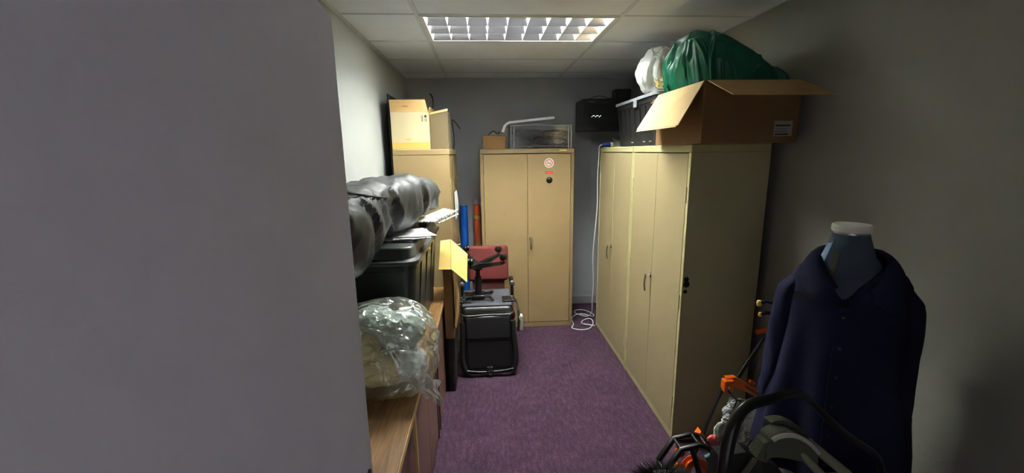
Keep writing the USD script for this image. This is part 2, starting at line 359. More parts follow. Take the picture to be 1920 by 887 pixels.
# suspended ceiling: tiles resting on a grid of rails
ceil = thing('ceiling', None, None, (0, 0, HC), kind='structure')
gx = [XL, -0.36, 0.84, XR]
gy = [YF] + [2.64 + 0.6 * k for k in range(-4, 4)] + [YB]
LX0, LX1, LY0, LY1 = -0.36, 0.84, 2.64, 3.24
for i in range(3):
    for j in range(len(gy) - 1):
        if i == 1 and abs(gy[j] - LY0) < 1e-6: continue
        part('ceiling_tile', box(gx[i] + 0.003, gx[i + 1] - 0.003, gy[j] + 0.003, gy[j + 1] - 0.003, HC + 0.003, HC + 0.02, 0.003), M['tile'], ceil, False)
for x in gx[1:3]:
    part('grid_rail', [box(x - 0.012, x + 0.012, YF, YB, HC - 0.002, HC + 0.0028), box(x - 0.001, x + 0.001, YF, YB, HC, HC + 0.03)], M['rail'], ceil, False)
for y in gy[1:-1]:
    for i in range(3):
        part('grid_rail', box(gx[i] + 0.012, gx[i + 1] - 0.012, y - 0.009, y + 0.009, HC - 0.001, HC + 0.0028), M['rail'], ceil, False)
part('edge_trim', [box(XL, XL + 0.02, YF, YB, HC - 0.004, HC + 0.002), box(XR - 0.02, XR, YF, YB, HC - 0.004, HC + 0.002), box(XL, XR, YB - 0.02, YB, HC - 0.004, HC + 0.002)], M['rail'], ceil, False)
part('backing', box(XL - 0.1, XR + 0.1, YF - 0.12, YB + 0.1, HC + 0.16, HC + 0.2), M['tile'], ceil, False)
part('backing', [box(XL - 0.1, XL, YF, YB, HC + 0.05, HC + 0.16), box(XR, XR + 0.1, YF, YB, HC + 0.05, HC + 0.16), box(XL - .1, XR + .1, YB, YB + .1, HC + .05, HC + .16), box(XL - .1, XR + .1, YF - .12, YF, HC + .05, HC + .16)], M['tile'], ceil, False)

# louvred fluorescent luminaire: three channels of mirror reflector, eight cross blades each, a tube in each channel
lum = thing('ceiling_light', 'recessed fluorescent ceiling light with a bright silver louvre grid', 'ceiling light', (0.24, 2.94, HC))
fx0, fx1, fy0, fy1, D = LX0 + 0.013, LX1 - 0.013, LY0 + 0.013, LY1 - 0.013, 0.056
part('housing', [box(fx0, fx1, fy0, fy1, HC + 0.105, HC + 0.11), box(fx0, fx0 + 0.004, fy0, fy1, HC, HC + 0.105), box(fx1 - 0.004, fx1, fy0, fy1, HC, HC + 0.105),
                 box(fx0 + 0.004, fx1 - 0.004, fy0, fy0 + 0.004, HC, HC + 0.105), box(fx0 + 0.004, fx1 - 0.004, fy1 - 0.004, fy1, HC, HC + 0.105)], M['white'], lum, False)
part('frame', [box(fx0, fx1, fy0, fy0 + 0.02, HC - 0.003, HC + 0.002), box(fx0, fx1, fy1 - 0.02, fy1, HC - 0.003, HC + 0.002), box(fx0, fx0 + 0.02, fy0 + .02, fy1 - .02, HC - 0.003, HC + 0.002), box(fx1 - 0.02, fx1, fy0 + .02, fy1 - .02, HC - 0.003, HC + 0.002)], M['white'], lum, False)
lx0, lx1, ly0, ly1 = fx0 + 0.02, fx1 - 0.02, fy0 + 0.02, fy1 - 0.02
cw = (ly1 - ly0) / 3
for k in range(4):          # longitudinal reflectors: knife edge below, flaring upward, sides curved
    y = ly0 + cw * k; prof = []
    for s, w in ((0, 0.002), (0.25, 0.008), (0.5, 0.015), (0.75, 0.024), (1, 0.036)): prof.append((w, HC + D * s))
    a = [(y - w if k > 0 else y - 0.0019, z) for w, z in prof]; b = [(y + w if k < 3 else y + 0.0019, z) for w, z in prof]
    loop = a + b[::-1]
    part('reflector', loft([np.array([(x, p[0], p[1]) for p in loop]) for x in (lx0, lx1)]), M['mirror'], lum, 40)
for k in range(3):
    y0, y1 = ly0 + cw * k, ly0 + cw * (k + 1)
    for j in range(10):
        x = lx0 + (lx1 - lx0) * j / 9
        wt = 0.011; bl = []
        for s, w in ((0, 0.0012), (0.5, 0.005), (1, wt)):
            z = HC + 0.002 + (D - 0.008) * s; g = 0.003 + (0.036 - 0.003) * s ** 1.4
            xa, xb = (x - w if j > 0 else x), (x + w if j < 9 else x)
            bl.append(np.array([(xa - (0.0005 if j == 0 else 0), y0 + g, z), (xb + (0.0005 if j == 9 else 0), y0 + g, z), (xb + (0.0005 if j == 9 else 0), y1 - g, z), (xa - (0.0005 if j == 0 else 0), y1 - g, z)]))
        part('cross_blade', loft(bl), M['blade'], lum, False)
    yc = (y0 + y1) / 2
    part('tube', cyl((lx0 + 0.01, yc, HC + 0.084), (lx1 - 0.01, yc, HC + 0.084), 0.013, 16), M['tubelamp'], lum, 40)

# open door on the left, swung into the room towards the camera side
ang = math.degrees(math.atan2(0.093, 0.88)); E_ = np.array([-0.247, 0.78]); dv = np.array([-0.1051, 0.9945]); pv = np.array([-0.9945, -0.1051])   # along the leaf, and its back
hin = E_ - dv * 0.87
dr = thing('door_1', None, None, (hin[0], hin[1], 0), math.degrees(math.atan2(dv[1], dv[0])), kind='structure')   # local x along the leaf, local y to its back
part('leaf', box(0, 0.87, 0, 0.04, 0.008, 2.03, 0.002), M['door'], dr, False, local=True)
hz = 1.165
part('door_handle', [rbox(0.79, 0.83, -0.006, 0.0, hz - 0.09, hz + 0.03, 0.003), tube([(0.81, 0, hz), (0.81, -0.04, hz), (0.80, -0.047, hz), (0.70, -0.05, hz)], 0.008, 10)], M['black'], dr, 40, local=True, label='black lever handle')
part('latch', [box(0.8705, 0.873, 0.008, 0.032, hz - 0.06, hz + 0.06), rbox(0.872, 0.882, 0.014, 0.026, hz - 0.012, hz + 0.012, 0.003)], M['steel'], dr, False, local=True)
for z in (0.25, 1.0, 1.8):
    part('hinge', cyl((-0.004, -0.004, z - 0.05), (-0.004, -0.004, z + 0.05), 0.006, 12), M['steel'], dr, 40, local=True)

# ================================================================ STEEL CUPBOARDS
def cupboard(name, label, loc, rz, W, D, H, mb, md, ms, handle_x, extras=None, group=None):
    """Two-door steel cupboard in local axes: front at y = 0 facing -y, x across, z up."""
    t = thing(name, label, 'cupboard', loc, rz, group)
    T_, K = 0.018, 0.05                       # side flange width, plinth
    part('side', box(0, T_, 0, D, 0, H - 0.045, 0.002), ms, t, False, local=True)
    part('side', box(W - T_, W, 0, D, 0, H - 0.045, 0.002), ms, t, False, local=True)
    part('back', box(T_, W - T_, D - 0.01, D, K, H - 0.045), ms, t, False, local=True)
    part('top', box(-0.002, W + 0.002, -0.004, D, H - 0.045, H, 0.005), mb, t, False, local=True)
    part('frame', [box(T_ - 0.002, T_ + 0.01, 0.0, 0.012, K, H - 0.045), box(W - T_ - 0.01, W - T_ + 0.002, 0.0, 0.012, K, H - 0.045)], mb, t, False, local=True)
    part('edge', [box(-0.0012, T_, -0.0015, 0.004, 0, H - 0.045, 0.001), box(W - T_, W + 0.0012, -0.0015, 0.004, 0, H - 0.045, 0.001)], mb, t, False, local=True, label='pale front edge')
    part('plinth', box(T_, W - T_, 0.002, 0.03, 0, K, 0.003), mb, t, False, local=True)
    part('lining', box(T_, W - T_, 0.022, 0.03, K, H - 0.045), M['gap'], t, False, local=True)
    c = W / 2; z0, z1 = K + 0.004, H - 0.05
    doors = []
    for a, b in ((T_ + 0.013, c - 0.0015), (c + 0.0015, W - T_ - 0.013)):
        d = part('door', box(a, b, -0.001, 0.02, z0, z1, 0.003), md, t, False, local=True); doors.append(d)
        for z in (0.25, H / 2, H - 0.28):
            x = a - 0.006 if a < c - 0.1 else b + 0.006
            part('hinge', [cyl((x, -0.003, z - 0.045), (x, -0.003, z + 0.045), 0.0045, 10), box(x - .006, x + .006, -0.003, 0.003, z - .03, z + .03)], mb, d, 35, local=True)
    x = c + handle_x; hz = 0.95
    hd = doors[1] if handle_x > 0 else doors[0]
    h = part('handle', [lathe([(0.0001, 0), (0.019, 0), (0.019, 0.003), (0.013, 0.008), (0.0105, 0.012), (0.0105, 0.034), (0.0001, 0.034)], 24).apply_transform(trimesh.transformations.rotation_matrix(PI / 2, (1, 0, 0))).apply_translation((x, -0.001, hz)),
                        loft([np.array([(x + s * w * math.cos(a) , -0.034 + 0.007 * math.sin(a) - bow, z) for a in np.linspace(0, 2 * PI, 12, endpoint=False) for s in (1,)]) for z, w, bow in
                              ((hz + 0.014, 0.006, 0.0), (hz + 0.008, 0.0125, 0.002), (hz - 0.008, 0.0125, 0.003), (hz - 0.03, 0.009, 0.006), (hz - 0.07, 0.0105, 0.008), (hz - 0.1, 0.010, 0.004), (hz - 0.112, 0.005, 0.0))])],
             M['chrome'], hd, 40, local=True, label='chrome lever handle')
    if extras: extras(t, doors, W, D, H)
    return t

XC = 1.14
for y1, w, lab in ((4.09, 0.912, 'cream two-door steel cupboard on the right, the farther one, beside the white cable'), (3.172, 0.9, 'cream two-door steel cupboard on the right, the nearer, with a chipped side edge')):
    def chips(t, doors, W, D, H):
        if W < 0.91:
            for z, r in ((1.06, 0.016), (1.03, 0.02), (0.985, 0.012)):
                part('paint_chip', lathe([(0.0001, 0), (r, 0), (r * 0.8, 0.0006), (0.0001, 0.0007)], 9).apply_transform(trimesh.transformations.rotation_matrix(PI / 2, (0, 1, 0))).apply_translation((W + 0.0002, 0.012 + r * .6, z)), M['black_m'], t, False, local=True)
    cupboard('steel_cupboard', lab, (XC, y1, 0), -90, w, 0.457, 1.83, M['cream'], M['cream_door'], M['olive'], -0.012, chips, 'pair of cream cupboards')

def stickers(t, doors, W, D, H):
    d = doors[1]; R90 = trimesh.transformations.rotation_matrix(PI / 2, (1, 0, 0))
    disc = lambda r0, r1, th, x, z, n=40: lathe([(r0, 0), (r1, 0), (r1, th), (r0, th), (r0, 0)] if r0 > 0 else [(0.0001, 0), (r1, 0), (r1, th), (0.0001, th)], n).apply_transform(R90).apply_translation((x, -0.001, z))
    x, z = 0.667, 1.69
    s = part('no_smoking_sticker', disc(0, 0.047, 0.0008, x, z), M['sign_w'], d, False, local=True, label='round white sticker with red prohibition ring')
    part('ring', disc(0.029, 0.035, 0.0012, x, z), M['sign_r'], s, False, local=True)
    part('slash', xf(box(-0.031, 0.031, -0.0013, 0, -0.0025, 0.0025), (x, -0.001, z), 0, 0, 45), M['sign_r'], s, False, local=True)
    part('cigarette', [xf(box(-0.02, 0.012, -0.0011, 0, -0.0025, 0.0025), (x, -0.001, z - 0.003)), xf(box(0.014, 0.019, -0.0011, 0, -0.0025, 0.0025), (x, -0.001, z - 0.003)), tube([(x + .017, -.0017, z + .003), (x + .012, -.0017, z + .008), (x + .018, -.0017, z + .014)], 0.0012, 6)], M['ink'], s, False, local=True)
    s = part('red_sticker', box(x - 0.034, x + 0.038, -0.0018, -0.001, 1.585, 1.61), M['sign_r'], d, False, local=True, label='small red strip sticker')
    part('print', box(x - 0.022, x + 0.026, -0.0021, -0.0017, 1.594, 1.601), M['sign_r2'], s, False, local=True)
    part('keyhole_cover', lathe([(0.0001, 0), (0.031, 0), (0.03, 0.004), (0.016, 0.007), (0.012, 0.011), (0.0001, 0.012)], 32).apply_transform(R90).apply_translation((x + 0.004, -0.001, 1.525)), M['black'], d, 40, local=True, label='round black escutcheon')
    part('nameplate', box(0.012, 0.07, -0.0055, -0.003, H - 0.033, H - 0.014), M['plate_g'], t, False, local=True)
    part('paper_label', box(W - 0.145, W - 0.075, -0.005, -0.003, H - 0.024, H - 0.012), M['tip'], t, False, local=True)
    part('scuff', xf(box(-0.009, 0.009, -0.0015, -0.0009, -0.0015, 0.0015), (0.225, 0, 1.2), 0, 0, -20), M['gap'], doors[0], False, local=True)
cupboard('steel_cupboard', 'tan two-door steel cupboard against the far wall with a no smoking sticker', (-0.03, 4.1, 0), 0, 0.912, 0.457, 1.828, M['tan_dk'], M['tan'], M['tan_dk'], 0.03, stickers)

def notice(t, doors, W, D, H):
    n = part('paper_notice', sheet(lambda u, v: (0.28 + 0.21 * u, -0.012 - 0.012 * np.sin(v * PI) * u - 0.006 * u + 0.02 * 0 * v, 1.21 + 0.25 * v), 8, 10, 0.0012), M['paper'], doors[0], 30, local=True, label='white paper notice taped to the door')
cupboard('steel_cupboard', 'tan steel cupboard in the left back corner, its plain side facing us', (-0.272, 3.45, 0), 90, 0.912, 0.445, 1.83, M['tan'], M['tan'], M['tan'], -0.02, notice)

# ================================================================ SIDEBOARD UNDER THE LEFT WALL
sb = thing('sideboard', 'long wooden sideboard with oak top along the left wall', 'sideboard', (-0.57, 2.1, 0))
SY0, SY1, ST = 0.92, 3.27, 0.74
part('top', box(-0.80, -0.319, SY0, SY1, ST - 0.03, ST, 0.002), M['wood'], sb, False)
part('edge_strip', box(-0.319, -0.3165, SY0, SY1, ST - 0.029, ST - 0.0005), M['edge'], sb, False, label='pale worn edge strip')
part('plinth', box(-0.78, -0.37, SY0 + 0.03, SY1 - 0.03, 0, 0.06), M['panel'], sb, False)
part('back_panel', box(-0.798, -0.786, SY0 + 0.01, SY1 - 0.01, 0.06, ST - 0.03), M['panel'], sb, False)
for y in (SY0 + 0.01, 1.66, 2.5, SY1 - 0.03):
    part('upright', box(-0.786, -0.352, y, y + 0.02, 0.06, ST - 0.03), M['panel'], sb, False)
part('shelf', box(-0.786, -0.36, SY0 + 0.03, SY1 - 0.03, 0.06, 0.078), M['panel'], sb, False)
for a, b in ((0.935, 1.28), (1.284, 1.62), (1.70, 2.05), (2.054, 2.41), (2.535, 2.88), (2.884, 3.255)):
    part('door', box(-0.35, -0.331, a, b, 0.03, ST - 0.045, 0.002), M['panel'], sb, False)
part('leg', box(-0.345, -0.322, 1.645, 1.668, 0.0, ST - 0.031, 0.002), M['edge'], sb, False, label='pale wooden leg')
part('leg', box(-0.345, -0.325, 2.42, 2.44, 0.0, ST - 0.031, 0.002), M['panel'], sb, False)
part('leg', box(-0.345, -0.325, 2.51, 2.53, 0.0, ST - 0.031, 0.002), M['panel'], sb, False)

# ================================================================ ON THE SIDEBOARD
# black storage tote with a raised lid
def rrect(x0, x1, y0, y1, r, z, n=6):
    p = []
    for cx, cy, a0 in ((x1 - r, y1 - r, 0), (x0 + r, y1 - r, 90), (x0 + r, y0 + r, 180), (x1 - r, y0 + r, 270)):
        for a in np.radians(np.linspace(a0, a0 + 90, n)): p.append((cx + r * math.cos(a), cy + r * math.sin(a), z))
    return np.array(p)
tt = thing('storage_tote', 'large black storage tote with raised grey-black lid on the wooden sideboard', 'storage box', (-0.57, 2.56, ST))
TX0, TX1, TY0, TY1, TZ = -0.797, -0.338, 2.03, 3.12, 1.27
part('body', loft([rrect(TX0 + .06, TX1 - .065, TY0 + .09, TY1 - .06, .05, ST + .001), rrect(TX0 + .055, TX1 - .06, TY0 + .085, TY1 - .055, .05, ST + .01), rrect(TX0 + .02, TX1 - .022, TY0 + .03, TY1 - .03, .06, TZ - .05),
                   rrect(TX0 + .012, TX1 - .014, TY0 + .018, TY1 - .02, .06, TZ - .045), rrect(TX0 + .012, TX1 - .014, TY0 + .018, TY1 - .02, .06, TZ - .012)]), M['tote'], tt, 35)
part('rib', [hull([(TX1 - .062 + .002, y - .02, ST + .03), (TX1 - .062 + .002, y + .02, ST + .03), (TX1 - .024 + .008, y - .02, TZ - .06), (TX1 - .024 + .008, y + .02, TZ - .06), (TX1 - .075, y, ST + .03), (TX1 - .04, y, TZ - .06)]) for y in (2.3, 2.55, 2.8)], M['tote'], tt, False)
part('rib', [hull([(x - .02, TY0 + .082, ST + .03), (x + .02, TY0 + .082, ST + .03), (x - .02, TY0 + .028, TZ - .06), (x + .02, TY0 + .028, TZ - .06), (x, TY0 + .1, ST + .03), (x, TY0 + .05, TZ - .06)]) for x in (-.72, -.58, -.45)], M['tote'], tt, False)
LZ = 1.342
part('lid', loft([rrect(TX0, TX1 + .002, TY0, TY1, .07, TZ - .012), rrect(TX0, TX1 + .004, TY0 - .004, TY1, .07, TZ - .002), rrect(TX0 + .001, TX1 + .001, TY0, TY1, .07, TZ + .006), rrect(TX0 + .02, TX1 - .02, TY0 + .03, TY1 - .02, .06, TZ + .014),
                  rrect(TX0 + .026, TX1 - .026, TY0 + .04, TY1 - .03, .06, LZ - .012), rrect(TX0 + .032, TX1 - .032, TY0 + .048, TY1 - .036, .055, LZ - .003), rrect(TX0 + .042, TX1 - .042, TY0 + .06, TY1 - .046, .05, LZ)]), M['tote_lid'], tt, 35)

# papers on the lid
pp = thing('paper_stack', 'loose white papers lying on the grey-black tote lid', 'papers', (-0.44, 2.3, LZ))
for k in range(5):
    cx, cy, rz = -0.46 + 0.012 * k, 2.36 + 0.018 * (k % 3), -12 + 9 * k
    def f(u, v, cx=cx, cy=cy, rz=rz, k=k):
        a = math.radians(rz); x, y = (u - .5) * 0.2, (v - .5) * 0.29
        return cx + x * math.cos(a) - y * math.sin(a), cy + x * math.sin(a) + y * math.cos(a), LZ + 0.002 + 0.0028 * k + 0.007 * (k + 1) / 5 * np.clip(v * -1 + .35, 0, 1) * (1 + np.sin(u * 5 + k))
    part('sheet', sheet(f, 7, 9, 0.0009), M['paper'], pp, 30)
part('dark_print', sheet(lambda u, v: (-0.47 + .16 * u, 2.195 + .03 * v, LZ + .0245 + 0 * u), 4, 3, 0.0008), M['ink'], pp, False)

# white slatted tray sticking out
tr = thing('plastic_tray', 'white ribbed plastic strips with curled ends beyond the papers on the tote lid', 'plastic strips', (-0.35, 2.75, LZ))
A_, B_ = np.array([-.44, 2.6]), np.array([-.285, 3.03]); al = (B_ - A_) / np.linalg.norm(B_ - A_); ac = np.array([al[1], -al[0]])
for k in range(4):          # slats side by side, each a shallow channel, rising towards the far end
    p0, p1 = A_ + ac * .027 * k + al * .03 * k, B_ + ac * .027 * k; rg = []
    for p, z in ((p0, LZ + .045 - .004 * k), (p1, LZ + .066 - .004 * k)):
        rg.append(np.array([(*(p + ac * o), z + dz) for o, dz in ((-.012, -.006), (-.012, .003), (-.009, .003), (-.0085, 0), (.0085, 0), (.009, .003), (.012, .003), (.012, -.006))]))
    part('strip', loft(rg), M['white'], tr, False)
for k in range(4):          # curled clips along the near edge
    c = A_ + ac * .118 + al * (.14 + .085 * k); z = LZ + .042 + .004 * k; a = np.linspace(-.4, 4.6, 16)
    part('curled_clip', tube(np.array([(*(c + al * .017 * np.cos(t)), z + .013 * np.sin(t)) for t in a]), .0045, 8), M['white'], tr, 40)
    part('clip_arm', tube([(*(c + al * .016), z - .004), (*(c - ac * .04 + al * .01), z + .004)], .004, 8), M['white'], tr, 40)
part('edge_rail', tube([(*(A_ + ac * .116 + al * .1), LZ + .022), (*(A_ + ac * .116 + al * .42), LZ + .034)], .006, 8), M['white'], tr, 40)
part('support_bar', box(-0.42, -0.37, 2.66, 2.95, LZ + 0.002, LZ + 0.034, 0.004), M['ink'], tr, False)

# black holdall on top of the tote
def holdall():
    ts = np.linspace(0, 1, 90); n = 72; rings = []
    for s in ts:
        y = 1.56 + 1.52 * s
        cx = np.interp(s, [0, .3, .6, 1], [-0.655, -0.635, -0.545, -0.452]); ztop = np.interp(s, [0, .25, .45, .65, .85, 1], [1.60, 1.645, 1.67, 1.665, 1.625, 1.585]); zb = np.interp(s, [0, .2, .36, 1], [1.235, 1.27, LZ + .03, LZ + .03])
        w = np.interp(s, [0, .3, .7, 1], [.145, .16, .165, .135]); e = min(1, (max(0, min(s, 1 - s)) / 0.045 + 0.0)) ; k = max(0.02, (1 - (1 - e) ** 2.6) ** 0.5)
        a = np.linspace(0, 2 * PI, n, endpoint=False); c_, s_ = np.cos(a), np.sin(a)
        px = np.sign(c_) * np.abs(c_) ** 0.62 * w * k; pz = np.sign(s_) * np.abs(s_) ** 0.7 * (ztop - zb) / 2 * k
        rings.append(np.stack([cx + px + 0.03 * (pz / .18), np.full(n, y), (ztop + zb) / 2 + pz], 1))
    t = loft(rings); v = t.vertices; N = t.vertex_normals
    q = np.stack([v[:, 0] * 1.0, v[:, 1] * 1.5 + .9 * (v[:, 2] - 1.5) - .5 * v[:, 0], v[:, 2] * .9], 1) + .1 * (fbm(v * 4, 2, 2)[:, None] - .5)
    t1, c1 = facets(q, 46, 11, .5); q2 = np.stack([v[:, 0] * 1.2, v[:, 1] * 1.6 - .8 * (v[:, 2] - 1.5), v[:, 2] * .8], 1); t2, c2 = facets(q2, 130, 12, .6)
    d = .040 * t1 + .010 * c1 + .014 * t2 + .005 * c2 + .03 * (fbm(v * 4, 2, 4) - .5)
    v = v + N * d[:, None]
    low = np.where(v[:, 1] > TY0 + .03, LZ + 0.031 + .05 * np.clip((v[:, 1] - 2.48) / .1, 0, 1), -9)      # rests on what lies on the lid
    v[:, 2] = np.maximum(v[:, 2], low)
    v[:, 0] = np.maximum(v[:, 0], XL + 0.012)
    return trimesh.Trimesh(v, t.faces, process=False)
hb = thing('holdall_bag', 'long crumpled black nylon holdall lying on top of the storage tote', 'bag', (-0.57, 2.3, LZ + .03))
part('body', holdall(), M['nylon'], hb, 50)
part('seam', tube(smooth_path([(-0.575 + .02, 1.72, 1.655), (-0.49, 1.95, 1.61), (-0.455, 2.2, 1.58), (-0.42, 2.45, 1.575), (-0.375, 2.7, 1.56)], 40), 0.005, 8), M['black_m'], hb, 40)

# clear sack of packing material on the sideboard
sk = thing('clear_sack', 'bulging clear plastic sack of crumpled packing on the near end of the sideboard', 'plastic bag', (-0.46, 1.84, ST))
t_ = trimesh.creation.icosphere(6, 1.0); d_ = t_.vertices
t1, c1 = facets(d_ + .25 * (fbm(d_ * 2, 2, 3)[:, None] - .5), 42, 21, .55); t2, c2 = facets(d_ * np.array([1, 1, .7]) + .15 * (fbm(d_ * 4, 2, 5)[:, None] - .5), 190, 22, .6)
v_ = np.sign(d_) * np.abs(d_) ** .9 * np.array([.235, .2, .215]) * (1 + .11 * t1 + .04 * c1 + .045 * t2 + .025 * c2 + .2 * (fbm(d_ * 1.6, 2, 9) - .5))[:, None] + np.array([-.475, 1.83, .925])
v_[:, 2] = np.maximum(v_[:, 2], ST + .006); v_[:, 0] = np.maximum(v_[:, 0], -.785)
sack = trimesh.Trimesh(v_, t_.faces, process=False)
part('film', sack, M['clear'], sk, 60)
part('loose_end', sheet(lambda u, v: (-0.33 + 0.12 * u + 0.01 * np.sin(9 * v), 1.66 + .02 * np.sin(6 * u + 4 * v) - .03 * u, 0.79 + 0.1 * v - .03 * u + 0.012 * np.sin(11 * u + 3 * v)), 16, 14, 0.0012), M['clear'], sk, 60)
def wad(c, r, seed, n=34):
    b = trimesh.creation.icosphere(4, 1.0); d = b.vertices
    t1, c1 = facets(d + .2 * (fbm(d * 2, 2, seed)[:, None] - .5), n, seed, .5); t2, c2 = facets(d, n * 4, seed + 1, .6)
    return trimesh.Trimesh(d * np.array(r) * (1 + .2 * t1 + .09 * t2 + .09 * c1)[:, None] + np.array(c), b.faces, process=False)
for c, r, s, mm in (((-0.49, 1.84, 0.84), (0.17, 0.13, 0.08), 3, 'straw'), ((-0.40, 1.85, 1.0), (0.10, 0.11, 0.085), 4, 'mint'), ((-0.58, 1.82, 0.96), (0.09, 0.11, 0.09), 6, 'straw'), ((-0.36, 1.8, 0.86), (0.075, 0.09, 0.07), 8, 'whitebag'), ((-0.52, 1.86, 1.05), (0.09, 0.09, 0.06), 9, 'mint')):
    part('packing', wad(c, r, s), M[mm], sk, 25)

# flattened carton with yellow flaps wedged between the sideboard and the upturned chair
ct = thing('narrow_carton', 'narrow brown carton with yellow open flaps at the far end of the sideboard', 'cardboard box', (-0.28, 3.07, 0.445))
CX0, CX1, CY0, CY1, CT, CB = -0.312, -0.25, 2.94, 3.2, 0.985, 0.445
part('side_panel', box(CX1 - .004, CX1, CY0, CY1, CB, CT), M['card_dk'], ct, False)
part('side_panel', box(CX0, CX0 + .004, CY0, CY1, CB, CT), M['card_dk'], ct, False)
part('end_panel', box(CX0 + .004, CX1 - .004, CY0, CY0 + .004, CB, CT), M['card_dk'], ct, False)
part('end_panel', box(CX0 + .004, CX1 - .004, CY1 - .004, CY1, CB, CT), M['card'], ct, False)
part('bottom', box(CX0 + .004, CX1 - .004, CY0 + .004, CY1 - .004, CB, CB + .004), M['card'], ct, False)
part('flap', plate([(-0.338, 2.92, 0.985), (-0.251, 2.90, 0.988), (-0.262, 3.1, 1.165), (-0.334, 3.1, 1.157)], 0.004), M['card_yl'], ct, False, label='yellow top flap')
part('flap', plate([(-0.250, 2.92, 0.985), (-0.143, 2.96, 0.87), (-0.138, 3.1, 1.05), (-0.258, 3.1, 1.165)], 0.004), M['card_yl'], ct, False, label='yellow top flap')
part('torn_flap', sheet(lambda u, v: (-0.243 + 0.02 * np.sin(v * PI) + .012 * u, 2.93 + 0.16 * u, 0.55 - .05 * np.sin(u * 3) + (0.42 - .1 * u) * v), 8, 12, 0.004), M['card'], ct, 40)

nb = thing('added_support', 'added black bin under the narrow brown carton', 'bin', (-.275, 3.07, 0))  # made-up support, black to stand in for the dark area there
part('body', loft([rrect(-.308, -.256, 2.955, 3.185, .015, .001), rrect(-.313, -.246, 2.94, 3.2, .02, .42), rrect(-.313, -.246, 2.94, 3.2, .02, .436)]), M['black_m'], nb, 35)
part('lid', loft([rrect(-.315, -.244, 2.935, 3.205, .02, .4365), rrect(-.315, -.244, 2.935, 3.205, .02, .444)]), M['black'], nb, 35)

# ================================================================ ON TOP OF THE CUPBOARDS
H0 = 1.83
def carton(t, x0, x1, y0, y1, z0, z1, m_out, m_in, th=0.004):
    """Open-topped carton: four side panels and a bottom."""
    part('side_panel', box(x0, x0 + th, y0, y1, z0, z1), m_out, t, False)
    part('side_panel', box(x1 - th, x1, y0, y1, z0, z1), m_out, t, False)
    part('end_panel', box(x0 + th, x1 - th, y0, y0 + th, z0, z1), m_out, t, False)
    part('end_panel', box(x0 + th, x1 - th, y1 - th, y1, z0, z1), m_out, t, False)
    part('bottom', box(x0 + th, x1 - th, y0 + th, y1 - th, z0, z0 + th), m_in, t, False)

# big open carton on the nearer cream cupboard
bc = thing('open_carton', 'big open brown cardboard box with splayed flaps on the nearer cream cupboard', 'cardboard box', (1.35, 2.4, H0))
bx0, bx1, by0, by1, bz0, bz1 = 1.098, 1.6, 2.1, 2.67, H0 + 0.001, 2.134
carton(bc, bx0, bx1, by0, by1, bz0, bz1, M['card_dk'], M['card_in'])
part('flap', plate([(bx0, by0 + .01, bz1), (0.979, by0 + .01, 1.921), (0.969, by1 - .01, 1.927), (bx0, by1 - .01, bz1)], 0.004), M['card_in'], bc, False, label='pale front flap hanging down')
part('flap_liner', plate([(bx0 - 0.03, by0 + .03, 2.066), (0.976, by0 + .03, 1.914), (0.962, by1 - .02, 1.914), (bx0 - .03, by1 - .03, 2.066)], 0.003), M['card_in'], bc, False)
part('flap', plate([(bx0 + .01, by0, bz1), (1.10, 1.854, 2.036), (1.60, 1.88, 2.038), (bx1 - .01, by0, bz1)], 0.004), M['card'], bc, False, label='side flap held out towards us')
part('flap', plate([(bx0 + .01, by1, bz1), (bx0 + .02, by1 + .16, bz1 - .03), (bx1 - .02, by1 + .16, bz1 - .03), (bx1 - .01, by1, bz1)], 0.004), M['card'], bc, False)
lb = part('shipping_label', box(1.475, 1.572, by0 - 0.001, by0, 1.863, 1.938), M['label_g'], bc, False, label='grey printed shipping label')
for z, w in ((1.915, 0.078), (1.872, 0.07), (1.898, 0.06), (1.886, 0.066)):
    part('print', box(1.482, 1.482 + w, by0 - 0.0016, by0 - 0.001, z - (.0035 if w > .069 else .0012), z + (.0035 if w > .069 else .0012)), M['ink'], lb, False)

# green sack in the carton
def green():
    t = trimesh.creation.icosphere(6, 1.0); d = t.vertices
    q = np.sign(d) * np.abs(d) ** np.array([.55, .7, .6])
    v = q * np.array([0.268, 0.26, 0.275]) + np.array([1.365, 2.395, 2.165])
    s = np.clip((v[:, 0] - 1.19) / .43, 0, 1)
    up = np.clip((v[:, 2] - 2.05) / .2, 0, 1)
    v[:, 2] -= (.0 + .25 * s ** 1.15) * up                     # falls away towards the wall
    v[:, 0] -= .045 * np.clip((v[:, 2] - 2.12) / .26, 0, 1) * np.clip((1.42 - v[:, 0]) / .27, 0, 1) ** .7
    t1, c1 = facets(d * np.array([1.3, 1.3, .55]) + .25 * (fbm(d * 2, 2, 4)[:, None] - .5), 30, 33, .4); t2, c2 = facets(d * np.array([2, 2, .6]) + .1 * (fbm(d * 4, 2, 6)[:, None] - .5), 120, 32, .6)
    v = v + d * (-.01 + .05 * t1 + .010 * c1 + .008 * t2 + .006 * c2 + .04 * (fbm(d * 1.5, 2, 8) - .5))[:, None]
    v[:, 0] = np.clip(v[:, 0], np.where(v[:, 2] > bz1 + .02, 1.06, 1.108), XR - .012); v[:, 2] = np.minimum(np.maximum(v[:, 2], H0 + .012), HC - .02)
    inside = v[:, 2] < bz1 + .02
    v[inside, 0] = np.clip(v[inside, 0], bx0 + .012, bx1 - .012); v[inside, 1] = np.clip(v[inside, 1], by0 + .012, by1 - .012)
    return trimesh.Trimesh(v, t.faces, process=False)
gs = thing('green_sack', 'full green plastic sack bulging out of the big open cardboard box', 'plastic bag', (1.36, 2.4, H0 + .012))
part('film', green(), M['greenbag'], gs, 50)
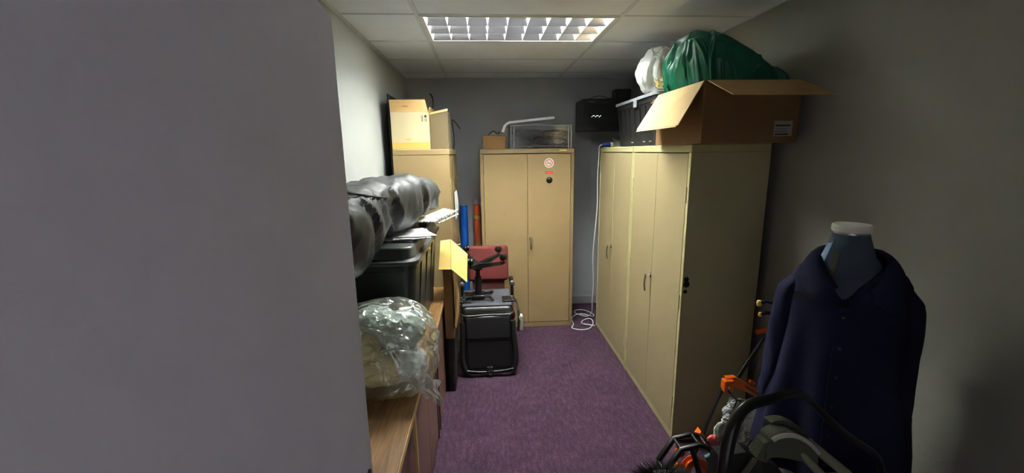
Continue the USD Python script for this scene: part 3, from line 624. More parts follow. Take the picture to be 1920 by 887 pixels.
part('knot', tube(smooth_path([(1.37, 2.11, 2.2), (1.345, 2.085, 2.19), (1.32, 2.075, 2.165), (1.30, 2.07, 2.15)], 14), .012, 8, taper=np.linspace(.016, .003, 14)), M['greenbag'], gs, 50)

# dark tote with grey lid on the farther cream cupboard
t2 = thing('crate_tote', 'dark plastic storage crate with light grey lid on the farther cream cupboard', 'storage box', (1.36, 3.3, H0))
ax0, ax1, ay0, ay1, az = 1.165, 1.62, 2.86, 3.72, 2.165
part('body', loft([rrect(ax0 + .03, ax1 - .03, ay0 + .03, ay1 - .03, .03, H0 + .001), rrect(ax0 + .005, ax1 - .01, ay0 + .01, ay1 - .01, .03, az - .04), rrect(ax0 + .0, ax1 - .005, ay0 + .005, ay1 - .005, .03, az - .036), rrect(ax0, ax1 - .005, ay0 + .005, ay1 - .005, .03, az)]), M['black_m'], t2, 35)
for k in range(7):
    y = ay0 + .09 + k * .11
    part('rib', hull([(ax0 + .028, y - .008, H0 + .03), (ax0 + .028, y + .008, H0 + .03), (ax0 - .002, y - .008, az - .05), (ax0 - .002, y + .008, az - .05), (ax0 + .04, y, H0 + .03), (ax0 + .02, y, az - .05)]), M['black_m'], t2, False)
part('lid', loft([rrect(ax0 - .012, ax1 + .004, ay0 - .01, ay1 + .012, .035, az + .001), rrect(ax0 - .012, ax1 + .004, ay0 - .01, ay1 + .012, .035, az + .022), rrect(ax0 + .01, ax1 - .015, ay0 + .02, ay1 - .015, .03, az + .03)]), M['grey_lid'], t2, 35)
part('clip', box(ax0 - .016, ax0 - .003, 3.2, 3.26, az - .05, az + .018, .004), M['grey_lid'], t2, False)
for y in (2.98, 3.1, 3.35):
    part('slot', box(ax0 + .018, ax0 + .03, y - .014, y + .014, H0 + .028, H0 + .036), M['label_g'], t2, False)

# white sack on the lid
def white():
    t = trimesh.creation.icosphere(6, 1.0); d = t.vertices
    v = d * np.array([0.135, 0.14, 0.16]) + np.array([1.235, 3.03, 2.335])
    t1, c1 = facets(d * np.array([1.3, 1.3, .5]) + .25 * (fbm(d * 2, 2, 14)[:, None] - .5), 30, 41, .6); t2, c2 = facets(d * np.array([2, 2, .6]), 100, 42, .6)
    v = v + d * (.028 * t1 + .007 * c1 + .007 * t2 + .003 * c2 + .05 * (fbm(d * 1.6, 2, 18) - .5))[:, None]
    v[:, 2] = np.maximum(v[:, 2], az + .036); v[:, 0] = np.minimum(v[:, 0], 1.45)
    return trimesh.Trimesh(v, t.faces, process=False)
ws = thing('white_sack', 'crumpled white plastic bag on the grey lid beside the green sack', 'plastic bag', (1.26, 3.03, az + .033))
part('film', white(), M['whitebag'], ws, 50)
part('tied_neck', crumple((1.25, 2.93, 2.262), (.06, .045, .05), 44, 4, .3, 9, 1, .2), M['straw'], ws, 30, label='yellowish gathered neck')

# wall cabinet for network gear
rk = thing('network_cabinet', 'black wall-mounted network cabinet with lit indicators on the far wall', 'network cabinet', (1.25, 4.55, 2.0))
rx0, rx1, ry0, rz0, rz1 = 1.03, 1.5, 4.36, 2.005, 2.315
part('body', [box(rx0, rx1, ry0 + .012, YB - .001, rz0, rz0 + .012), box(rx0, rx1, ry0 + .012, YB - .001, rz1 - .012, rz1), box(rx0, rx0 + .012, ry0 + .012, YB - .001, rz0 + .012, rz1 - .012), box(rx1 - .012, rx1, ry0 + .012, YB - .001, rz0 + .012, rz1 - .012), box(rx0 + .012, rx1 - .012, ry0 + .03, ry0 + .034, rz0 + .012, rz1 - .012)], M['black'], rk, False)
fr = part('door_frame', [box(rx0, rx1, ry0, ry0 + .012, rz0, rz0 + .03), box(rx0, rx1, ry0, ry0 + .012, rz1 - .05, rz1), box(rx0, rx0 + .05, ry0, ry0 + .012, rz0 + .03, rz1 - .05), box(rx1 - .03, rx1, ry0, ry0 + .012, rz0 + .03, rz1 - .05)], M['black_m'], rk, False)
part('badge', box(rx0 + .04, rx0 + .11, ry0 - .0015, ry0, rz1 - .032, rz1 - .024), M['plate_g'], fr, False)
part('patch_panel', box(rx0 + .055, rx1 - .04, ry0 + .018, ry0 + .03, 2.12, 2.165), M['black_m'], rk, False)
for k, mm in enumerate(('led_r', 'led', 'led', 'led_w', 'led', 'led_w', 'led_w', 'led')):
    part('indicator', box(1.115 + .013 * k, 1.121 + .013 * k, ry0 + .0155, ry0 + .018, 2.138 + .008 * (k % 3 > 0), 2.144 + .008 * (k % 3 > 0)), M[mm], rk, False)
sbx = thing('black_unit', 'small black box standing on top of the wall network cabinet', 'electronics box', (1.45, 4.5, rz1))
part('casing', box(1.37, 1.53, 4.4, 4.55, rz1 + .001, 2.415, .006), M['black'], sbx, False)
part('vent', [box(1.385 + .014 * k, 1.392 + .014 * k, 4.398, 4.4005, 2.34, 2.39) for k in range(9)], M['black_m'], sbx, False)
solo('loose_cable', tube(smooth_path([(1.1, 4.5, rz1 + .005), (1.16, 4.47, 2.345), (1.25, 4.46, 2.35), (1.34, 4.47, 2.335), (1.362, 4.47, 2.36)], 24), .003, 7), M['black_m'], 'thin dark cable running along the top of the network cabinet', 'cable', 40)
solo('wall_conduit', box(1.21, 1.225, YB - .008, YB - .0005, 0.1, 2.003), M['wall_b'], 'thin vertical cable cover on the far wall under the network cabinet', 'cable cover', False)

# plug and adaptor at the far end of the farther cream cupboard
pg = thing('blue_plug', 'blue and white cable connector on the far end of the cream cupboards', 'plug', (1.18, 4.02, H0))
part('shell', loft([np.array([(x, 4.02 + r * math.cos(a), H0 + .0245 + r * math.sin(a)) for a in np.linspace(0, 2 * PI, 18, endpoint=False)]) for x, r in ((1.13, .008), (1.142, .013), (1.16, .02), (1.205, .023), (1.21, .021))]), M['plugblue'], pg, 40)
part('collar', cyl((1.21, 4.02, H0 + .0245), (1.232, 4.02, H0 + .0245), .0235, 18), M['white'], pg, 40)
ad = thing('socket_block', 'small cream socket block beside the blue connector', 'socket', (1.27, 4.02, H0))
part('body', rbox(1.234, 1.305, 3.975, 4.065, H0 + .001, H0 + .042, .006), M['cream'], ad, 35)
part('socket_face', box(1.25, 1.29, 3.9735, 3.9748, H0 + .008, H0 + .036), M['white'], ad, False)
solo('clear_offcut', sheet(lambda u, v: (1.2 + .1 * u, 3.84 + .09 * v + .02 * np.sin(5 * u), H0 + .003 + .09 * v * (1 - .6 * u)), 8, 8, .0015), M['clear'], 'scrap of clear plastic beside the blue connector', 'plastic scrap', 40)

# white cable from the plug down the cupboard edge into loops on the carpet
pts = [(1.131, 4.02, H0 + .0245), (1.121, 4.03, H0 + .02), (1.117, 4.06, H0 - .03), (1.119, 4.09, 1.62), (1.125, 4.102, 1.3), (1.11, 4.108, 1.0), (1.105, 4.14, .7), (1.122, 4.16, .4), (1.125, 4.2, .18), (1.128, 4.26, .05), (1.10, 4.3, .012),
       (1.03, 4.36, .007), (.99, 4.42, .007), (1.02, 4.5, .007), (1.1, 4.5, .007), (1.16, 4.42, .007), (1.18, 4.36, .009), (1.16, 4.28, .012), (1.08, 4.35, .016), (.985, 4.36, .008), (.915, 4.24, .007), (.893, 4.08, .007), (.872, 4.02, .007), (.93, 3.97, .007), (1.03, 3.98, .007), (1.09, 4.05, .009), (1.12, 4.16, .02), (1.1, 4.22, .018), (1.03, 4.2, .008), (1.0, 4.12, .008), (1.04, 4.06, .02), (1.115, 4.04, .012)]
solo('white_cable', tube(smooth_path(pts, 260), .0058, 8), M['cable'], 'white cable hanging down the cream cupboard edge into loops on the carpet', 'cable', 40)

# things on the tan cupboard at the far wall
TZ2 = 1.828
c1 = thing('small_carton', 'small plain brown cardboard box on the tan cupboard, left of the clear box', 'cardboard box', (.1, 4.22, TZ2))
part('body', box(.0, .22, 4.13, 4.34, TZ2 + .001, 1.952, .002), M['card_dk'], c1, False)
part('top_flap', plate([(.0, 4.13, 1.954), (.108, 4.13, 1.955), (.108, 4.34, 1.957), (0, 4.34, 1.954)], .003), M['card_dk'], c1, False)
part('top_flap', plate([(.112, 4.13, 1.955), (.22, 4.13, 1.954), (.22, 4.34, 1.954), (.112, 4.34, 1.957)], .003), M['card_dk'], c1, False)
solo('black_lead', tube(smooth_path([(.06, 4.18, 1.963), (.08, 4.19, 1.985), (.11, 4.2, 2.0), (.13, 4.21, 1.985), (.16, 4.2, 1.975), (.165, 4.2, 2.0)], 26), .004, 7), M['black'], 'short black lead lying on the small brown cardboard box', 'cable', 40)
cb = thing('clear_box', 'clear plastic box full of dark cloth on the tan cupboard', 'storage box', (.57, 4.28, TZ2))
kx0, kx1, ky0, ky1, kz0, kz1 = .265, .86, 4.125, 4.44, TZ2 + .001, 2.045
part('wall_panel', box(kx0, kx1, ky0, ky0 + .003, kz0, kz1), M['clearbox'], cb, False)
part('wall_panel', box(kx0, kx1, ky1 - .003, ky1, kz0, kz1), M['clearbox'], cb, False)
part('wall_panel', box(kx0, kx0 + .003, ky0 + .003, ky1 - .003, kz0, kz1), M['clearbox'], cb, False)
part('wall_panel', box(kx1 - .003, kx1, ky0 + .003, ky1 - .003, kz0, kz1), M['clearbox'], cb, False)
part('base', box(kx0 + .003, kx1 - .003, ky0 + .003, ky1 - .003, kz0, kz0 + .003), M['clearbox'], cb, False)
part('rim', [box(kx0 - .004, kx1 + .004, ky0 - .004, ky0 + .004, kz1, kz1 + .008, .002), box(kx0 - .004, kx1 + .004, ky1 - .004, ky1 + .004, kz1, kz1 + .008, .002), box(kx0 - .004, kx0 + .004, ky0 + .004, ky1 - .004, kz1, kz1 + .008, .002), box(kx1 - .004, kx1 + .004, ky0 + .004, ky1 - .004, kz1, kz1 + .008, .002)], M['grey_lid'], cb, False)
part('corner_post', [box(x - .004, x + .004, ky0 - .003, ky0, kz0, kz1) for x in (kx0 + .006, kx0 + .036, kx1 - .03, kx1 - .006)] + [box(kx0 + .036, kx1 - .03, ky0 - .003, ky0, kz0 + .02, kz0 + .024)], M['grey_lid'], cb, False)
for c, r, s, mm in (((.375, 4.28, 1.885), (.095, .12, .05), 3, 'darkcloth'), ((.58, 4.27, 1.89), (.1, .12, .055), 5, 'darkcloth'), ((.765, 4.28, 1.88), (.075, .12, .045), 6, 'greycloth'), ((.44, 4.28, 1.985), (.135, .1, .034), 7, 'greycloth'), ((.72, 4.28, 1.975), (.12, .1, .034), 9, 'browncloth')):
    solo('folded_cloth', crumple(c, r, s, 4, .2, 9, .85, .2, kz0 + .006), M[mm], {3: 'dark crumpled cloth at the left inside the clear plastic box', 5: 'dark crumpled cloth in the middle of the clear plastic box', 6: 'grey cloth at the right end inside the clear plastic box', 7: 'grey cloth on top at the left inside the clear plastic box', 9: 'brownish cloth on top at the right inside the clear plastic box'}[s], 'cloth', 40, 'cloths in the clear plastic box')
pk = thing('foam_sheet', 'pale bent packing sheet lying across the top of the clear plastic box', 'packing sheet', (.45, 4.25, 1.95))
part('sheet', sheet(lambda u, v: (.195 + .5 * u + 0 * v, 4.14 + .2 * v, np.interp(u, [0, .05, .13, .3, .7, 1], [1.985, 2.057, 2.076, 2.084, 2.104, 2.118]) + .018 * v * u), 24, 6, .022), M['paper'], pk, 40)

# cartons on the cupboard in the left back corner
lc = thing('tall_carton', 'pale open cardboard box with an upright flap on the left corner cupboard', 'cardboard box', (-.57, 3.62, H0))
qx0, qx1, qy0, qy1, qz1 = -.716, -.422, 3.462, 3.82, 2.118
carton(lc, qx0, qx1, qy0, qy1, H0 + .001, qz1, M['card_lt'], M['card_in'])
part('flap', plate([(qx0, qy0 + .002, qz1), (qx1, qy0 + .002, qz1), (qx1 - .022, qy0 + .012, qz1 + .095), (qx0 - .004, qy0 + .012, qz1 + .095)], .004), M['card'], lc, False, label='upright front flap')
part('flap', plate([(qx1, qy0 + .01, qz1), (qx1, qy1 - .01, qz1), (qx1 + .01, qy1 - .02, qz1 + .05), (qx1 + .01, qy0 + .03, qz1 + .04)], .004), M['card'], lc, False)
part('tape', [box(qx0 + .002, qx1 - .002, qy0 - .0012, qy0, H0 + .006, H0 + .055)], M['tape'], lc, False, label='yellow parcel tape')
part('print', [box(-.452, -.436, qy0 - .001, qy0, 2.075, 2.095)] + [box(-.478 + k * .006, -.4755 + k * .006, qy0 - .001, qy0, 2.045, 2.092) for k in range(3)] + [box(-.45 + k * .006, -.4475 + k * .006, qy0 - .001, qy0, 2.045, 2.068) for k in range(3)], M['ink'], lc, False)
part('scribble', [xf(box(-.028, .022, -.001, 0, -.003, .003), (-.585, qy0, 1.912), 0, 0, -12), xf(box(-.012, .02, -.001, 0, -.002, .002), (-.59, qy0, 1.905), 0, 0, 10)], M['tape'], lc, False)
part('scribble', xf(box(-.022, .022, -.0008, 0, -.0025, .0025), (-.6, qy0 + .0035, qz1 + .045), 0, 0, 0, ), M['card_dk'], lc, False)
ld = thing('side_carton', 'brown cardboard box behind the pale open one on the left corner cupboard', 'cardboard box', (-.35, 3.7, H0))
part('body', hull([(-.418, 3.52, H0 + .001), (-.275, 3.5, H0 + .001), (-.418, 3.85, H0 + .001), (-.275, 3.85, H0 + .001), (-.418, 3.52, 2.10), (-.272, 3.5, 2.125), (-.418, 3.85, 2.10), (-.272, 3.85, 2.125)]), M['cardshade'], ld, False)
part('flap', plate([(-.418, 3.518, 2.102), (-.272, 3.498, 2.127), (-.274, 3.53, 2.148), (-.416, 3.55, 2.12)], .004), M['card'], ld, False, label='pale folded top edge')
solo('black_strap', tube(smooth_path([(-.432, 3.90, 1.86), (-.43, 3.9, 2.1), (-.43, 3.88, 2.18), (-.425, 3.88, 2.26), (-.44, 3.88, 2.3), (-.45, 3.88, 2.31)], 30), .006, 8), M['black'], 'thin black lead rising behind the pale open cardboard box', 'cable', 40)
solo('dark_lead', tube(smooth_path([(-.265, 3.93, H0 + .006), (-.262, 3.93, 2.0), (-.262, 3.93, 2.09), (-.235, 3.93, 2.06), (-.2, 3.93, 2.01)], 24), .0045, 8), M['black'], 'thin black lead drooping right of the brown cardboard box', 'cable', 40)
solo('dark_board', box(-.737, -.727, 3.49, 4.2, 0.001, 2.26, .002), M['black_m'], 'tall thin dark board standing between left wall and corner cupboard', 'board', False)

# rolls standing behind
for x, y, r, z1, mm, lab in ((-.229, 4.62, .041, 1.228, 'blue', 'bright blue plastic roll standing upright at the far wall'), (-.318, 4.64, .03, 1.21, 'navy_roll', 'dark blue roll standing left of the bright blue roll')):
    rl = thing('plastic_roll', lab, 'roll', (x, y, 0))
    part('body', lathe([(r * .5, .001), (r, .001), (r, z1), (r * .5, z1), (r * .5, .001)], 28, (x, y, 0)), M[mm], rl, 40)
    part('core', lathe([(r * .42, .0), (r * .48, .0), (r * .48, z1 + .004), (r * .42, z1 + .004), (r * .42, 0)], 20, (x, y, 0)), M['white'], rl, 40)
ro = thing('orange_roll', 'orange fabric roll wrapped in clear film beside the tan cupboard', 'roll', (-.085, 4.62, 0))
prof = [(.0001, .004), (.036, .004)] + [(.0385 + .0025 * math.sin(k * 1.7), .01 + 1.22 * k / 20) for k in range(21)] + [(.03, 1.238), (.0001, 1.24)]
part('body', lathe(prof, 26, (-.085, 4.62, 0)), M['orange_roll'], ro, 40)
part('film', crumple((-.085, 4.62, .64), (.046, .046, .645), 55, 5, .07, 14, .55, 0), M['wrap'], ro, 30)
for z, ry in ((1.1, 18), (.8, -12)):
    part('tape_band', xf(lathe([(.046, -.02), (.0475, -.02), (.0475, .02), (.046, .02), (.046, -.02)], 26), (-.085, 4.62, z), 0, 0, ry), M['tape'], ro, 40)

# ================================================================ OFFICE CHAIRS
rc = thing('office_chair', 'burgundy fabric office chair standing upright behind the upturned black one', 'chair', (.02, 3.6, 0))
part('seat', rbox(-.2, .24, 3.36, 3.78, .385, .462, .035), M['red'], rc, 40)
part('seat_shell', rbox(-.19, .23, 3.37, 3.77, .365, .39, .012), M['black'], rc, 40)
part('backrest', xf(rbox(-.185, .2, -.035, .035, .0, .335, .034), (.01, 3.80, .615), 0, -4), M['red'], rc, 40)
part('back_shell', xf(rbox(-.17, .185, 0, .02, .02, .315, .01), (.01, 3.838, .617), 0, -4), M['black'], rc, 40)
part('lower_back', rbox(-.13, .17, 3.79, 3.83, .46, .63, .012), M['red_dk'], rc, 40, label='dark red lower back cover')
part('back_bracket', tube(smooth_path([(.02, 3.7, .36), (.02, 3.83, .37), (.02, 3.875, .45), (.02, 3.875, .7)], 20), .018, 10), M['black'], rc, 40)
for s, x in ((-1, -.222), (1, .232)):
    a = part('armrest', [tube(smooth_path([(x, 3.665, .375), (x, 3.665, .5), (x, 3.67, .59), (x, 3.70, .625), (x, 3.80, .63)], 26), .014, 10), tube([(x, 3.665, .375), (x - s * .06, 3.665, .375)], .014, 10), rbox(x - .022, x + .022, 3.66, 3.84, .61, .645, .015)], M['black'], rc, 40)
    part('arm_cap', lathe([(.0001, 0), (.025, .001), (.025, .012), (.018, .018), (.0001, .019)], 20).apply_transform(trimesh.transformations.rotation_matrix(PI / 2, (1, 0, 0))).apply_translation((x, 3.661, .628)), M['steel'], a, 40, label='round grey arm end')
for x, y in ((-.15, 3.42), (.19, 3.42), (-.15, 3.73), (.19, 3.73)):
    part('leg', tube([(x, y, .37), (x + .02 * (1 if x > 0 else -1), y + (.03 if y > 3.6 else -.0), 0.004)], .013, 10), M['black'], rc, 40)

bk = thing('office_chair', 'black swivel chair turned upside down with its star base in the air', 'chair', (0, 3.35, 0))
SZ = .464
part('seat', rbox(-.215, .215, 3.235, 3.63, SZ, SZ + .105, .045), M['leather'], bk, 40)
part('seat_trim', tube(smooth_path([(-.212, 3.36, SZ + .04), (-.2, 3.235, SZ + .04), (0, 3.222, SZ + .043), (.2, 3.235, SZ + .046), (.212, 3.36, SZ + .046)], 40), .0065, 8), M['steel'], bk, 40, label='pale piping')
part('seat_underside', xf(rbox(-.205, .205, -.185, .185, 0, .022, .01), (0, 3.44, SZ + .1), 0, 2), M['chairmesh'], bk, 40, label='grey fabric underside')
uz = SZ + .13
mech = part('mechanism', [rbox(-.125, -.015, 3.36, 3.48, uz - .004, uz + .03, .01)] + [tube(smooth_path([(-.07 + sx * .05, 3.42 + sy * .05, uz + .014), (-.07 + sx * .085, 3.42 + sy * .055, uz + .016), (-.07 + sx * .12, 3.42 + sy * .11, uz + .006)], 12), .010, 8) for sx in (-1, 1) for sy in (-1, 1)] + [tube([(-.07 - .12, 3.31, uz + .003), (-.07 + .12, 3.31, uz + .003)], .004, 8), tube(smooth_path([(-.12, 3.42, uz + .02), (-.17, 3.4, uz + .025), (-.205, 3.38, uz + .02)], 12), .006, 8)], M['black'], bk, 40)
for sx in (-1, 1):
    for sy in (-1, 1):
        part('screw', lathe([(.0001, 0), (.009, 0), (.007, .005), (.0001, .006)], 12, (-.07 + sx * .12, 3.42 + sy * .11, uz + .014)), M['steel'], mech, 40)
part('gas_column', [cyl((-.07, 3.42, uz), (-.07, 3.42, .77), .028, 20), cyl((-.07, 3.42, .76), (-.07, 3.42, .86), .018, 16)], M['black_m'], bk, 40)
hub = np.array([-.07, 3.42, .865])
sbp = part('star_base', [lathe([(.0001, -.03), (.036, -.03), (.042, 0), (.036, .026), (.0001, .03)], 24, tuple(hub))], M['black'], bk, 40)
for k in range(5):
    a = math.radians(-30 + 72 * k); u = np.array([math.cos(a), math.sin(a), 0]); w = np.array([-u[1], u[0], 0]); secs = []
    for s, hw, th in ((.03, .026, .02), (.1, .021, .017), (.18, .017, .014), (.25, .014, .012), (.262, .006, .006)):
        c = hub + u * s + np.array([0, 0, .055 * (s / .25)])
        secs.append(np.array([c + w * hw * .8 + (0, 0, th), c - w * hw * .8 + (0, 0, th), c - w * hw + (0, 0, -th), c + w * hw + (0, 0, -th)]))
    ar = part('base_arm', loft(secs), M['black'], sbp, False)
for k in range(5):
    a = math.radians(-30 + 72 * k); u = np.array([math.cos(a), math.sin(a), 0]); w = np.array([-u[1], u[0], 0]); c = hub + u * .245 + np.array([0, 0, .102])
    wheel = lambda o: lathe([(.0001, -.011), (.020, -.010), (.027, -.004), (.027, .004), (.022, .010), (.0001, .011)], 20).apply_transform(trimesh.geometry.align_vectors((0, 0, 1), w)).apply_translation(c + w * o)
    part('caster', [wheel(-.013), wheel(.013), cyl(c - (0, 0, .045), c - (0, 0, .005), .006, 8), cyl(c - w * .02, c + w * .02, .006, 8)], M['black'], sbp, 40)
# the backrest hangs down in front; local frame: u across, v down along the back, w out towards us
top, bot = np.array([-.0, 3.235, .53]), np.array([.0, 3.165, .012])
def bkpt(u, v, w):
    d = bot - top; n = np.array([0, -d[2], d[1]]) / np.linalg.norm(d); n = n * (-1 if n[1] > 0 else 1)
    return top + d * v + np.array([u + .012 * v, 0, 0]) + n * w
def bkbox(u0, u1, v0, v1, w0, w1, r=.012):
    s = m3.Manifold.sphere(r, 16); L = np.linalg.norm(bot - top)
    return m3.Manifold.batch_hull([s.translate(tuple(bkpt(u, v, w))) for u in (u0 + r, u1 - r) for v in (v0 + r / L, v1 - r / L) for w in (w0 + r, w1 - r)])
br = part('backrest', bkbox(-.2, .2, .05, .985, -.05, .0, .02), M['leather'], bk, 40)
part('back_rim', tube(smooth_path([bkpt(u, v, .006) for u, v in ((-.205, .15), (-.212, .5), (-.21, .85), (-.185, .955), (0, .975), (.185, .955), (.21, .85), (.212, .5), (.205, .15))], 70), .021, 12), M['black_m'], br, 40)
part('back_rail', tube(smooth_path([bkpt(u, v, .018) for u, v in ((-.19, .925), (-.1, .945), (0, .95), (.1, .94), (.19, .915))], 24), .010, 10), M['black'], br, 40)
part('upper_pad', bkbox(-.185, .185, .06, .44, -.02, .022, .02), M['leather'], br, 40)
part('lower_panel', bkbox(-.178, .178, .46, .9, -.02, .006, .01), M['black'], br, 40)
cl = part('clamp', [bkbox(-.026, .026, .86, .985, .012, .036, .005), bkbox(-.012, .012, .96, .995, .01, .05, .004)], M['black_m'], br, 40)
for u in (-.011, .011):
    part('screw', xf(lathe([(.0001, 0), (.007, 0), (.006, .004), (.0001, .005)], 12), tuple(bkpt(u, .925, .035)), 0, 90), M['chrome'], cl, 40)
for s in (-1, 1):
    arm = part('arm_bracket', loft([np.array([(s * x, y0, z), (s * x, y1, z), (s * (x + .016), y1, z), (s * (x + .016), y0, z)]) for x, y0, y1, z in ((.214, 3.3, 3.42, SZ + .118), (.235, 3.28, 3.4, SZ + .1), (.25, 3.25, 3.35, SZ + .05), (.255, 3.23, 3.31, SZ - .02), (.245, 3.22, 3.28, SZ - .11))]), M['black_m'], bk, 40)
    part('arm_plate', rbox(min(s * .13, s * .232), max(s * .13, s * .232), 3.3, 3.42, SZ + .118, SZ + .132, .006), M['black_m'], bk, 40)
    part('arm_pad', rbox(min(s * .255, s * .295), max(s * .255, s * .295), 3.23, 3.29, SZ - .12, SZ + .02, .015), M['label_g' if s > 0 else 'black'], bk, 40)
    for k in range(4):
        part('vent_slot', box(min(s * .15, s * .2), max(s * .15, s * .2), 3.32 + .022 * k, 3.328 + .022 * k, SZ + .1315, SZ + .134), M['black'], bk, False)
    for y in (3.315, 3.405):
        part('screw', lathe([(.0001, 0), (.009, 0), (.007, .005), (.0001, .006)], 12, (s * .212, y, SZ + .131)), M['chrome'], bk, 40)

# ================================================================ RIGHT FOREGROUND
# dressmaker's form with a navy blouse
MX, MY, MR = 1.312, 1.375, -36.0
mf = thing('dress_form', 'blue-grey dressmaker form with round cream cap on its neck', 'dress form', (MX, MY, 0), MR)
def ell(rx, ry, z, cx=0, cy=0, n=48, p=1.0, wob=None):
    a = np.linspace(0, 2 * PI, n, endpoint=False); c, s = np.cos(a), np.sin(a)
    r = 1 if wob is None else 1 + wob(a)
    return np.stack([cx + rx * r * np.sign(c) * np.abs(c) ** p, cy + ry * r * np.sign(s) * np.abs(s) ** p, np.full(n, z)], 1)
part('torso', loft([ell(.15, .11, .74), ell(.165, .12, .85), ell(.13, .095, 1.02), ell(.145, .105, 1.2, 0, -.012), ell(.15, .095, 1.29), ell(.13, .08, 1.34), ell(.10, .072, 1.37), ell(.07, .062, 1.42)]), M['neck'], mf, 50, local=True)
part('neck', loft([ell(.1, .072, 1.36, -.01, -.008), ell(.082, .068, 1.41, -.012, -.012), ell(.066, .06, 1.46, -.014, -.014), ell(.054, .053, 1.505, -.016, -.016)]), M['neck'], mf, 50, local=True)
part('neck_panel', [sheet(lambda u, v: ((-.014 + (.0665 + .019 * (1 - v) ** 1.4) * np.cos(-2.35 + .3 * u)), (-.014 + (.0665 + .008 * (1 - v)) * np.sin(-2.35 + .3 * u)), 1.36 + .085 * v), 6, 8, .003)], M['olivegrip'], mf, 40, local=True, label='pale cardboard strip at the throat')
part('neck_highlight', sheet(lambda u, v: ((-.013 + (.0575 + .034 * (1 - v) ** 1.25) * np.cos(-3.05 + .5 * u)), (-.014 + (.056 + .018 * (1 - v)) * np.sin(-3.05 + .5 * u)), 1.385 + .11 * v), 8, 10, .003), M['neck_lit'], mf, 50, local=True, label='paler blue strip painted as the lit side of the neck')  # strip added to paint the highlight on the neck
part('neck_cap', lathe([(.0001, 1.512), (.055, 1.512), (.0585, 1.517), (.0585, 1.533), (.055, 1.538), (.0001, 1.541)], 36, (-.016, -.016, 0)), M['capwood'], mf, 40, local=True, label='round cream wooden cap')
part('neck_plate', lathe([(.0001, 1.503), (.052, 1.503), (.052, 1.513), (.0001, 1.513)], 30, (-.016, -.016, 0)), M['steel'], mf, 40, local=True)
part('pole', cyl((0, 0, .06), (0, 0, .76), .016, 16), M['black'], mf, 40, local=True)
for k in range(3):
    a = 2.1 * k + .6
    part('foot', tube(smooth_path([(0, 0, .07), (.1 * math.cos(a), .1 * math.sin(a), .055), (.19 * math.cos(a), .19 * math.sin(a), .013)], 12), .012, 10), M['black'], mf, 40, local=True)

bl = thing('blouse', 'dark navy button-up blouse with open collar worn by the dressmaker form', 'blouse', (MX, MY, 0), MR)
def folds(k, ph, amp):
    return lambda a: amp * (np.sin(k * a + ph) + .5 * np.sin((k + 3) * a + 2.1 * ph)) * (0.5 + .5 * np.clip(-np.sin(a) + .6, 0, 1))
secs = []
for z, rx, ry, am in ((.60, .27, .205, .09), (.7, .258, .196, .085), (.82, .242, .183, .07), (.94, .222, .17, .055), (1.04, .206, .16, .038), (1.14, .192, .152, .022), (1.22, .19, .145, .014), (1.29, .19, .132, .006), (1.335, .186, .115, .003), (1.366, .168, .098, .0), (1.388, .135, .086, 0), (1.402, .10, .08, 0)):
    secs.append(ell(rx * .92, ry, z, 0, -.004 if z > 1.1 else 0, 96, 1.0 if z < 1.2 else .9, folds(7, .6 + 2.2 * (z - .8), am)))
outer = np.array(secs)
# V opening at the front: pull the front-centre vertices of the upper sections down and out
tb = loft(list(secs), caps=False); v = tb.vertices
fr = (np.abs(v[:, 0] + .02) < .11) & (v[:, 1] < 0) & (v[:, 2] > 1.24)
k = np.clip(1 - np.abs(v[:, 0] + .02) / .11, 0, 1)
v[fr, 2] -= (np.clip((v[fr, 2] - 1.24) / .16, 0, 1) * k[fr] * .115)
v[:, 2] += .012 * np.clip(v[:, 1] / .1, 0, 1) * np.clip((v[:, 2] - 1.36) / .04, 0, 1)
t_in = v - tb.vertex_normals * .003
N = len(v); f = tb.faces; nn = 96; L = N - nn
rim = [((L + i), (L + (i + 1) % nn), N + L + (i + 1) % nn, N + L + i) for i in range(nn)] + [((i + 1) % nn, i, N + i, N + (i + 1) % nn) for i in range(nn)]
rim = np.array(rim); body = trimesh.Trimesh(np.vstack([v, t_in]), np.vstack([f, f[:, ::-1] + N, rim[:, [0, 1, 2]], rim[:, [0, 2, 3]]]), process=False)
part('body', body, M['navy'], bl, 60, local=True)
